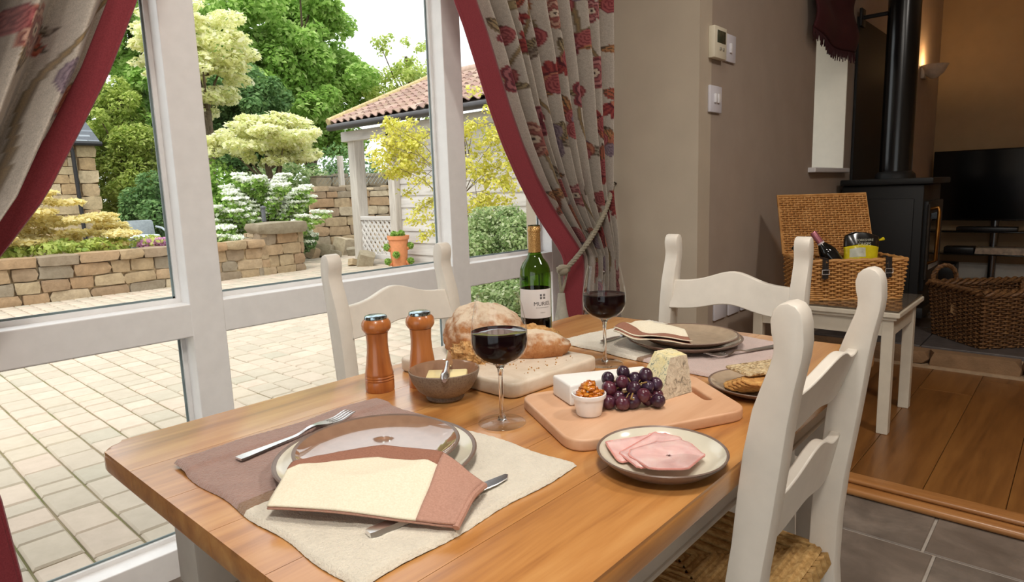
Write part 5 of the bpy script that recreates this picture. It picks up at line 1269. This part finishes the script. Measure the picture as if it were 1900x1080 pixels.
# roman blind
t = NT('dark_red_blind'); wv = t.noise(t.pos((200, 200, 200)), 1, 2); t.bump(wv, .3, .001); M_blind = t.done(t.ramp(wv, [(.3, (54, 8, 13)), (.7, (72, 13, 19))]), .85)
bd = thing('roman_blind', 'dark red fringed fabric blind above the small deep window', 'blind', (XG+.05, 4.45, 1.93))
obj('fabric', MB().grid(lambda s, d: (XG+.05+.02*math.sin(d*PI*3)+.012*math.sin(s*9), 4.02+.84*s, 2.55-(.53+.08*math.sin(s*PI)*.4+.03*s)*d), 30, 40), M_blind, bd, True, ang=180, solid=.012)
m = MB()
for k in range(70):
    s = k/69; y = 4.02+.84*s; z = 2.55-(.53+.08*math.sin(s*PI)*.4+.03*s); x = XG+.05+.012*math.sin(s*9)
    m.tube([(x, y, z), (x+random.uniform(-.008, .008), y+random.uniform(-.006, .006), z-random.uniform(.04, .075))], [.005, .003], 4)
obj('fringe', m, plain('dark_red_fringe', (52, 13, 17), .9), bd, True, kind='stuff')
tag(obj('dark_disc', MB().rprism([(4.44+.16*math.cos(a), RZ0+.02+.16+.16*math.sin(a)) for a in np.linspace(0, 2*PI, 33)[:-1]], XG-.16, XG-.14, 'X', .004), M_black, None, True, (XG-.15, 4.44, RZ0+.02)), 'dark round dish standing on the sill of the deep window', 'dish')

# hearth
hs = struct('hearth', label='raised stone hearth with slate top under the stove')
M_hst = stonemat('hearth_sandstone', [(0, (146, 112, 80)), (.5, (166, 132, 98)), (1, (128, 100, 74))], .5)
HB = []
for m_ in STN:
    q = m_.copy(); q.materials[0] = M_hst; HB.append(q)
obj('hearth_core', MB().box((XG, 4.36, ZR), (1.2, 6.1, .135)), plain('hearth_mortar', (176, 150, 120), .95), hs, False)
x = XG
while x < 1.2:
    L = random.uniform(.25, .5); inst('stone', random.choice(HB), hs, (x+L/2, 4.35, .105), (0, 0, 0), (L-.012, .12, .085)); x += L
obj('mortar_line', MB().box((XG, 4.27, ZR), (1.2, 4.4, .064)), bpy.data.materials['hearth_mortar'], hs, False)
M_slab = plain('dark_slate_slab', (92, 86, 84), .45, var=.12, bump=.2, bscale=20)
for k in range(4):
    for j in range(3): obj('slab', MB().rbox((XG+.002+k*.62, 4.37+j*.57, .13), (XG+.616+k*.62, 4.935+j*.57, .16), .004), M_slab, hs, False)

# stove
sv = thing('wood_stove', 'black cast iron wood burning stove on the stone hearth', 'stove', (-1.03, 5.0, .16))
sx0, sx1, sy0, sy1 = -1.262, -.78, 4.78, 5.38
obj('body', MB().rbox((sx0, sy0, .30), (sx1, sy1, 1.11), .012), M_black, sv)
obj('top_plate', MB().rbox((sx0-.005, sy0-.03, 1.11), (sx1+.05, sy1+.03, 1.15), .008), M_black, sv)
obj('base', MB().rbox((sx0+.01, sy0+.02, .24), (sx1+.03, sy1-.02, .31), .008), M_black, sv)
obj('side_panel', MB().rbox((sx0+.06, sy0-.012, .40), (sx1-.05, sy0+.004, 1.02), .008), M_black, sv)
for x in (sx0+.06, sx1-.05):
    for y in (sy0+.07, sy1-.07): obj('leg', MB().lathe([(0, 0), (.035, 0), (.03, .02), (.02, .05), (.035, .10), (0, .10)], (x, y, .16), 14), M_black, sv)
dr = obj('door', MB().rbox((sx1-.004, sy0+.03, .42), (sx1+.025, sy1-.03, 1.0), .008), M_black, sv)
obj('door_glass', MB().box((sx1+.022, sy0+.12, .55), (sx1+.028, sy1-.12, .92)), plain('sooty_glass', (14, 12, 11), .06), dr, False)
obj('door_handle', MB().tube([(sx1+.03, sy0+.06, .95), (sx1+.075, sy0+.055, .96), (sx1+.08, sy0+.055, .93), (sx1+.075, sy0+.055, .62), (sx1+.03, sy0+.06, .6)], .011, 10), M_brass, dr)
obj('hinge', MB().tube([(sx1+.03, sy0+.012, .5), (sx1+.03, sy0+.012, .98)], .008, 8), plain('worn_iron', (66, 62, 58), .35, .7), dr)
obj('flue_pipe', MB().lathe([(.098, 1.15), (.098, 2.35), (.112, 2.352), (.112, 2.43), (.098, 2.432), (.098, ZC)], (-1.015, 5.12, 0), 40), M_pipe, sv)
obj('flue_collar', MB().lathe([(.125, 1.15), (.12, 1.18), (.1, 1.2)], (-1.015, 5.12, 0), 40), M_black, sv)
obj('pipe_bracket', MB().tube([(-1.27, 5.12, 2.26), (-1.1, 5.12, 2.26)], .014, 8).rbox((-1.278, 5.07, 2.2), (-1.26, 5.17, 2.32), .005), M_black, sv)
tag(obj('heat_shield', MB().rbox((XG+.003, 5.10, .17), (XG+.02, 6.2, 2.27), .003), plain('black_slate_shield', (10, 9, 9), .65, var=.15), None, False, (XG, 5.6, .17)), 'black heat shield panel on the wall behind the stove', 'panel')

# side table with glass top
sd = thing('side_table', 'cream painted side table with glass top carrying the hamper', 'side table', (-.86, 3.25, ZR))
qx0, qx1, qy0, qy1, qz = -1.19, -.545, 2.99, 3.51, .60
M_sidet = plain('cream_side_table_paint', (206, 196, 178), .45, var=.02)
obj('top', MB().rbox((qx0, qy0, qz-.03), (qx1, qy1, qz-.008), .004), M_sidet, sd, False)
obj('moulding', MB().rbox((qx0+.012, qy0+.012, qz-.045), (qx1-.012, qy1-.012, qz-.03), .005), M_sidet, sd, False)
obj('glass_top', MB().rbox((qx0+.006, qy0+.006, qz-.0078), (qx1-.006, qy1-.006, qz), .0015), plain('smoked_glass_top', (96, 84, 70), .06, var=.02, coat=.5), sd, False)
for a in ((qx0+.03, qy0+.03, qx1-.03, qy0+.048), (qx0+.03, qy1-.048, qx1-.03, qy1-.03), (qx0+.03, qy0+.03, qx0+.048, qy1-.03), (qx1-.048, qy0+.03, qx1-.03, qy1-.03)):
    obj('apron', MB().box((a[0], a[1], qz-.115), (a[2], a[3], qz-.045)), M_sidet, sd, False)
for x in (qx0+.025, qx1-.07):
    for y in (qy0+.025, qy1-.07): obj('leg', MB().rprism([(x, y), (x+.045, y), (x+.045, y+.045), (x, y+.045)], ZR, qz-.045, 'Z', .003), M_sidet, sd, False)

# wicker hamper
hm = thing('wicker_hamper', 'open wicker hamper with leather straps on the cream side table', 'hamper', (0, 0, 0), 0)
ha = math.atan2(.26, .318); HO = Vector((-.925, 3.062, qz+.0005)); hu = Vector((math.cos(ha), math.sin(ha), 0)); hv = Vector((-math.sin(ha), math.cos(ha), 0))
hm.location = HO; ORG[hm.name] = tuple(HO)
HW, HD, HH = .415, .285, .185
M_wick = None
t = NT('golden_wicker'); oi = t.noise(t.pos(), 25, 4); M_wick = t.done(t.ramp(oi, [(.3, (176, 122, 64)), (.5, (196, 142, 80)), (.72, (210, 160, 100))]), .55)
def hp_(u, v, z): return HO+hu*u+hv*v+Vector((0, 0, z))
def weave(pathfn, L, rows, dz, r, step, amp, z0=0.0):
    """rows of weavers passing in front of and behind stakes along a path of length L; pathfn(s, off, h)"""
    m = MB(); n = int(L/step*4)
    for k in range(rows):
        ph = PI*(k % 2); pts = [pathfn(L*i/n, amp*math.sin(PI*(L*i/n)/step+ph), z0+dz*k) for i in range(n+1)]
        m.tube(pts, r, 4, False)
    return m
def bodypath(s, off, h):
    fl_ = 1+.05*h/HH; w, d = HW*fl_, HD*fl_; cx, cy = HW/2, HD/2
    per = [(0, w), (w, d), (w+d, w), (2*w+d, d)]
    s = s % (2*w+2*d)
    if s < w: q = (s, -off)
    elif s < w+d: q = (w+off, s-w)
    elif s < 2*w+d: q = (w-(s-w-d), d+off)
    else: q = (-off, d-(s-2*w-d))
    return hp_(q[0]-w/2+cx, q[1]-d/2+cy, h)
Lb = 2*(HW+HD)*1.05
obj('woven_body', weave(bodypath, Lb, 19, .0096, .0050, .03, .007, .006), M_wick, hm, True, ang=180, kind='stuff')
m = MB()
for k in range(int(Lb/.03)):
    s = .015+k*.03; m.tube([bodypath(s, 0, 0), bodypath(s, 0, HH)], .0036, 5)
obj('stakes', m, M_wick, hm, True, kind='stuff')
m = MB()
for h, r in ((HH, .008), (.004, .007)):
    pts = [bodypath(Lb*i/80, .002*math.sin(i*1.9), h+.002*math.cos(i*1.9)) for i in range(80)]; pts.append(pts[0]); m.tube(pts, r, 7)
obj('rim', m, M_wick, hm)
obj('base', MB().add([hp_(0, 0, .008), hp_(HW, 0, .008), hp_(HW, HD, .008), hp_(0, HD, .008)], [(0, 1, 2, 3)]), M_wick, hm, False, solid=.01)
LH = .30
def lidpath(s, off, h):
    return hp_(s-.012, HD+.012+off+.11*h/LH, HH+.004+h*.96)
ld = obj('lid', weave(lambda s, off, h: lidpath(s, off, h), HW+.024, 26, .0116, .0054, .018, .0062), M_wick, hm, True, ang=180, kind='stuff')
m = MB()
for k in range(24): s = .009+k*.018; m.tube([lidpath(s, 0, 0), lidpath(s, 0, LH)], .0032, 5)
obj('stakes', m, M_wick, ld, True, kind='stuff')
m = MB(); L2 = HW+.024; m.tube([lidpath(0, 0, 0), lidpath(0, 0, LH), lidpath(L2, 0, LH), lidpath(L2, 0, 0), lidpath(0, 0, 0)], .0075, 7)
obj('lid_rim', m, M_wick, ld)
M_leather = plain('black_leather', (34, 28, 26), .45)
for u in (.06, HW-.075):
    st_ = obj('strap', MB().tube([hp_(u, .03, HH+.012), hp_(u, -.004, HH+.013), hp_(u, -.016, HH-.01), hp_(u, -.017, HH-.05), hp_(u, -.016, HH-.085)], .004, 4).add([hp_(u-.014, .05, HH+.011), hp_(u+.014, .05, HH+.011), hp_(u+.014, -.016, HH+.012), hp_(u-.014, -.016, HH+.012), hp_(u+.014, -.02, HH-.08), hp_(u-.014, -.02, HH-.08)], [(0, 1, 2, 3), (3, 2, 4, 5)]), M_leather, hm, False)
    obj('buckle', MB().tube([hp_(u-.016, -.024, HH-.04), hp_(u+.016, -.024, HH-.04), hp_(u+.016, -.024, HH-.06), hp_(u-.016, -.024, HH-.06), hp_(u-.016, -.024, HH-.04)], .002, 5), M_steel, st_)
# what sits in the hamper
def hbottle(label, base, top, mats, r=.036, foil=None):
    b0, t0 = Vector(base), Vector(top); d = (t0-b0); L = d.length; th = thing('wine_bottle', label, 'bottle', tuple(b0), 0, 'bottles in the hamper'); q = d.normalized().to_track_quat('Z', 'Y').to_matrix()
    def ln(pr, nm, mt):
        m = MB().lathe(pr, (0, 0, 0), 28); m.v = [tuple(b0+q @ Vector(v)) for v in m.v]; obj(nm, m, mt, th)
    ln([(0, 0), (r, 0), (r, L*.62), (r*.8, L*.7), (.016, L*.79), (.0145, L*.82)], 'body', mats[0]); ln([(.0155, L*.76), (.0155, L*.98), (.014, L), (0, L)], 'foil', mats[1])
    if foil: ln([(.0168, L*.76), (.0172, L*.81)], 'neck_band', foil)
M_dbot = plain('dark_bottle_glass', (18, 18, 16), .08)
hbottle('bottle with a pink foil neck leaning in the hamper', hp_(.24, .10, .045), hp_(.075, .17, .305), (M_dbot, plain('pink_foil', (190, 120, 132), .3, .6)), .04, plain('white_band', (220, 206, 206), .4))
hbottle('dark bottle lying in the left corner of the hamper', hp_(.11, .06, .07), hp_(-.0, .20, .235), (M_dbot, M_dbot), .03)
cb_ = thing('crisp_bag', 'black and yellow bag of crisps standing in the hamper', 'bag', tuple(hp_(.27, .12, .02)))
def bag(s, d, sgn):
    w = .175*(1-.10*d+.04*math.sin(d*9)); th_ = .036*math.sin(PI*min(1, max(0, s)))**.6*math.sin(PI*(.12+.76*d))**.7*(1+.15*math.sin(s*11+d*7))
    return hp_(.285+(s-.5)*w+.02*d, .13+sgn*(-th_)+.04*d, .065+.225*d+.012*math.sin(s*PI)*d-.022*d*abs(s-.35))
M_cy = plain('yellow_film', (214, 196, 26), .25, var=.08, coat=.3); M_cb = plain('black_film', (26, 25, 24), .22, var=.1, coat=.3)
for sg, nm in ((1, 'front'), (-1, 'back')):
    obj('yellow_film', MB().grid(lambda s, d: bag(s, d*.76, sg), 24, 24), M_cy, cb_, True, ang=180, solid=.0008)
    obj('black_film', MB().grid(lambda s, d: bag(s, .76+d*.24, sg), 24, 14), M_cb, cb_, True, ang=180, solid=.0008)
obj('print', MB().grid(lambda s, d: bag(.12+.42*s, .52+.18*d, 1.03), 12, 8), plain('pale_print', (206, 208, 190), .35), cb_, True, ang=180)
for txt, dz, sz_ in (('YORKSHIRE', .268, .015), ('CRISPS', .249, .020)):
    me = textmesh(txt, sz_, .0); fm = hp_(.275, .085, 0)
    for v in me.vertices:
        p_ = hu*(v.co.x)+Vector((0, 0, v.co.y)); q_ = hp_(.275, .062 if dz < .22 else .078, dz)+p_-hp_(.27, .12, .02); v.co = q_
    me.materials.clear(); me.materials.append(bpy.data.materials['pale_print']); o = bpy.data.objects.new('lettering', me); COL.objects.link(o); o.parent = cb_
obj('tie', MB().tube([hp_(.33, .17, .245), hp_(.36, .18, .25), hp_(.40, .19, .256), hp_(.42, .195, .262)], [.003, .0045, .004, .009], 8), M_cy, cb_)

# log basket
lb = thing('log_basket', 'dark willow log basket with loop handles on the hearth', 'basket', (-.44, 4.42, .16))
t = NT('dark_willow'); n = t.noise(t.pos(), 60, 4); M_will = t.done(t.ramp(n, [(.3, (72, 46, 24)), (.5, (112, 76, 42)), (.72, (148, 108, 66))]), .6)
LO = Vector((-.41, 4.41, .1605)); la = math.atan2(.36, .40); lu = Vector((math.cos(la), math.sin(la), 0)); lv = Vector((-math.sin(la), math.cos(la), 0)); LW, LD, LHt = .58, .46, .31
def lpath(s, off, h):
    f = .90+.10*h/LHt; w, d = LW*f, LD*f; per = 2*(w+d); s = (s/(2*(LW+LD))*per) % per
    if s < w: q = (s, -off)
    elif s < w+d: q = (w+off, s-w)
    elif s < 2*w+d: q = (w-(s-w-d), d+off)
    else: q = (-off, d-(s-2*w-d))
    return LO+lu*(q[0]+(LW-w)/2)+lv*(q[1]+(LD-d)/2)+Vector((0, 0, h))
Ll = 2*(LW+LD)
obj('woven_body', weave(lpath, Ll, 26, .0118, .0064, .045, .009, .008), M_will, lb, True, ang=180, kind='stuff')
m = MB()
for k in range(int(Ll/.045)): s = .0225+k*.045; m.tube([lpath(s, 0, 0), lpath(s, 0, LHt+.01)], .0065, 5)
obj('stakes', m, M_will, lb, True, kind='stuff')
for k in range(3):
    pts = [lpath(Ll*i/160, .014*math.cos(i*.55+k*2.09), LHt+.016+.014*math.sin(i*.55+k*2.09)) for i in range(161)]; obj('rim_braid', MB().tube(pts, .011, 6, False), M_will, lb)
for s in (LW+LD+LW-.10, LW*.52):
    c0 = lpath(s, 0, LHt+.02); dv = (lpath(s+.02, 0, LHt)-lpath(s-.02, 0, LHt)).normalized()
    pts = [c0+dv*(.075*math.cos(a))+Vector((0, 0, .02+.085*math.sin(a))) for a in np.linspace(-.5, PI+.5, 22)]
    rope(pts, .014, 5, 'handle', lb, M_will, 6)
M_log = woodmat('split_log', (110, 80, 50), (150, 116, 78), (186, 150, 108), 'X', 1, .9)
for k, (a, b, z, lab) in enumerate([(.12, .30, .20, 'split log lying low in the basket'), (.30, .14, .25, 'pale split log showing above the basket rim'), (.34, .34, .22, 'split log at the back of the basket')]):
    c0 = LO+lu*a+lv*b+Vector((0, 0, z)); m = MB().tube([c0-lu*.1+lv*.1*(k-1), c0+lu*.14-lv*.05*(k-1)], .05, 7)
    tag(obj('log', m, M_log, None, False, tuple(c0)), lab, 'log', 'logs in the willow basket')

# wall light, television, stand
sc_ = thing('wall_light', 'white bowl shaped wall uplighter glowing warm beside the flue', 'wall light', (XG, 7.45, 2.1))
obj('bowl', MB().lathe([(.0, 0), (.03, .005), (.08, .05), (.115, .12), (.12, .125), (.11, .12), (.07, .055), (0, .02)], (XG+.10, 7.45, 2.09), 32), plain('white_plaster', (214, 202, 184), .7), sc_)
obj('back_plate', MB().rbox((XG, 7.39, 2.10), (XG+.03, 7.51, 2.2), .005), bpy.data.materials['white_plaster'], sc_)
obj('bulb', MB().sphere((XG+.10, 7.45, 2.19), .028, 12, 8), emit('warm_bulb', (255, 190, 110), 14), sc_)
l = bpy.data.lights.new('uplighter_lamp', 'POINT'); l.energy = 4.5; l.color = (1, .62, .28); l.shadow_soft_size = .03; o = bpy.data.objects.new('uplighter_lamp', l); COL.objects.link(o); o.location = (XG+.10, 7.45, 2.25); o.parent = sc_; o.location = (.10, 0, .15)
tv = thing('television', 'large black flat screen television against the far wall', 'television', (-.62, 8.15, .7))
obj('case', MB().rbox((-1.255, 8.11, .70), (.02, 8.16, 1.42), .006), plain('black_gloss_plastic', (12, 12, 13), .2), tv)
obj('screen', MB().box((-1.24, 8.106, .72), (.005, 8.111, 1.405)), plain('black_screen', (6, 6, 7), .12), tv, False)
ts_ = thing('tv_stand', 'black glass shelved stand with chrome pole below the television', 'tv stand', (-.7, 8.15, ZR))
obj('pole', MB().lathe([(0, 0), (.035, 0), (.035, .9), (0, .9)], (-.70, 8.21, ZR), 20), plain('dull_chrome', (120, 122, 126), .25, 1), ts_)
M_bg = plain('black_glass_shelf', (24, 24, 25), .08)
obj('shelf', MB().rbox((-1.15, 7.95, .585), (-.1, 8.3, .597), .003), M_bg, ts_); obj('shelf', MB().rbox((-1.15, 7.95, .355), (-.1, 8.3, .367), .003), M_bg, ts_)
obj('base', MB().rprism(roundpoly([(-.95, 7.9), (-.3, 7.9), (-.3, 8.3), (-.95, 8.3)], .1), ZR+.0005, ZR+.03, 'Z', .004), M_bg, ts_)
tag(obj('set_top_box', MB().rbox((-1.1, 8.0, .368), (-.84, 8.22, .43), .006), plain('black_box_plastic', (20, 20, 21), .35), None, True, (-.97, 8.1, .368)), 'black set top box on the lower glass shelf', 'box')
tag(obj('disc_player', MB().rbox((-1.0, 7.97, .598), (-.5, 8.15, .64), .006), bpy.data.materials['black_box_plastic'], None, True, (-.75, 8.1, .598)), 'slim black player on the upper glass shelf', 'player')
tag(obj('magazine', MB().rprism([(-.83, .368), (-.33, .368), (-.34, .44), (-.82, .43)], 7.96, 8.15, 'Y', .004), plain('magazine_cover', (178, 170, 156), .4, var=.15, scale=30), None, False, (-.6, 8.1, .368)), 'pale magazines lying on the lower glass shelf', 'magazine')
tag(obj('black_box', MB().rbox((-1.25, 7.9, ZR), (-.98, 8.2, .26), .006), bpy.data.materials['black_box_plastic'], None, True, (-1.1, 8.05, ZR)), 'black speaker box on the floor under the television', 'speaker')
# table lamp of the living room, out to the right: warm light on the far wall
fl_ = thing('floor_lamp', 'warm floor lamp in the living area', 'lamp', (1.6, 6.6, ZR))
obj('base', MB().lathe([(0, 0), (.15, 0), (.15, .02), (.015, .03), (.013, 1.45), (0, 1.45)], (1.6, 6.6, ZR), 24), M_brass, fl_)
obj('shade', MB().lathe([(.2, 1.4), (.13, 1.68)], (1.6, 6.6, ZR), 32), plain('linen_shade', (226, 206, 170), .9), fl_)
l = bpy.data.lights.new('floor_lamp_bulb', 'POINT'); l.energy = 34; l.color = (1, .66, .36); l.shadow_soft_size = .1; o = bpy.data.objects.new('floor_lamp_bulb', l); COL.objects.link(o); o.parent = fl_; o.location = (0, 0, 1.55)
# unseen fill lamps added to brighten the dining area, shaped as ceiling fittings
for k, ((x, y), pwr) in enumerate(FILL_LIGHTS):
    cf = thing('fill_light', ['round flush ceiling light above the dining table', 'round flush ceiling light behind the viewer', 'round flush ceiling light above the tiled floor'][k], 'ceiling light', (x, y, ZC-.06), 0, 'flush ceiling lights')
    obj('rim', MB().lathe([(.25, .06), (.27, .05), (.27, .01), (.25, .0), (.24, .01), (.24, .06)], (x, y, ZC-.06), 40), M_plastic, cf)
    obj('diffuser', MB().lathe([(.24, .03), (.2, .022), (0, .02)], (x, y, ZC-.06), 40), emit('fill_diffuser_%d' % k, (255, 236, 210), 2.0), cf)
    l = bpy.data.lights.new('fill_lamp', 'AREA'); l.shape = 'DISK'; l.size = .46; l.energy = pwr; l.color = (1, .93, .85)
    o = bpy.data.objects.new('fill_lamp', l); COL.objects.link(o); o.parent = cf; o.location = (0, 0, -.004)
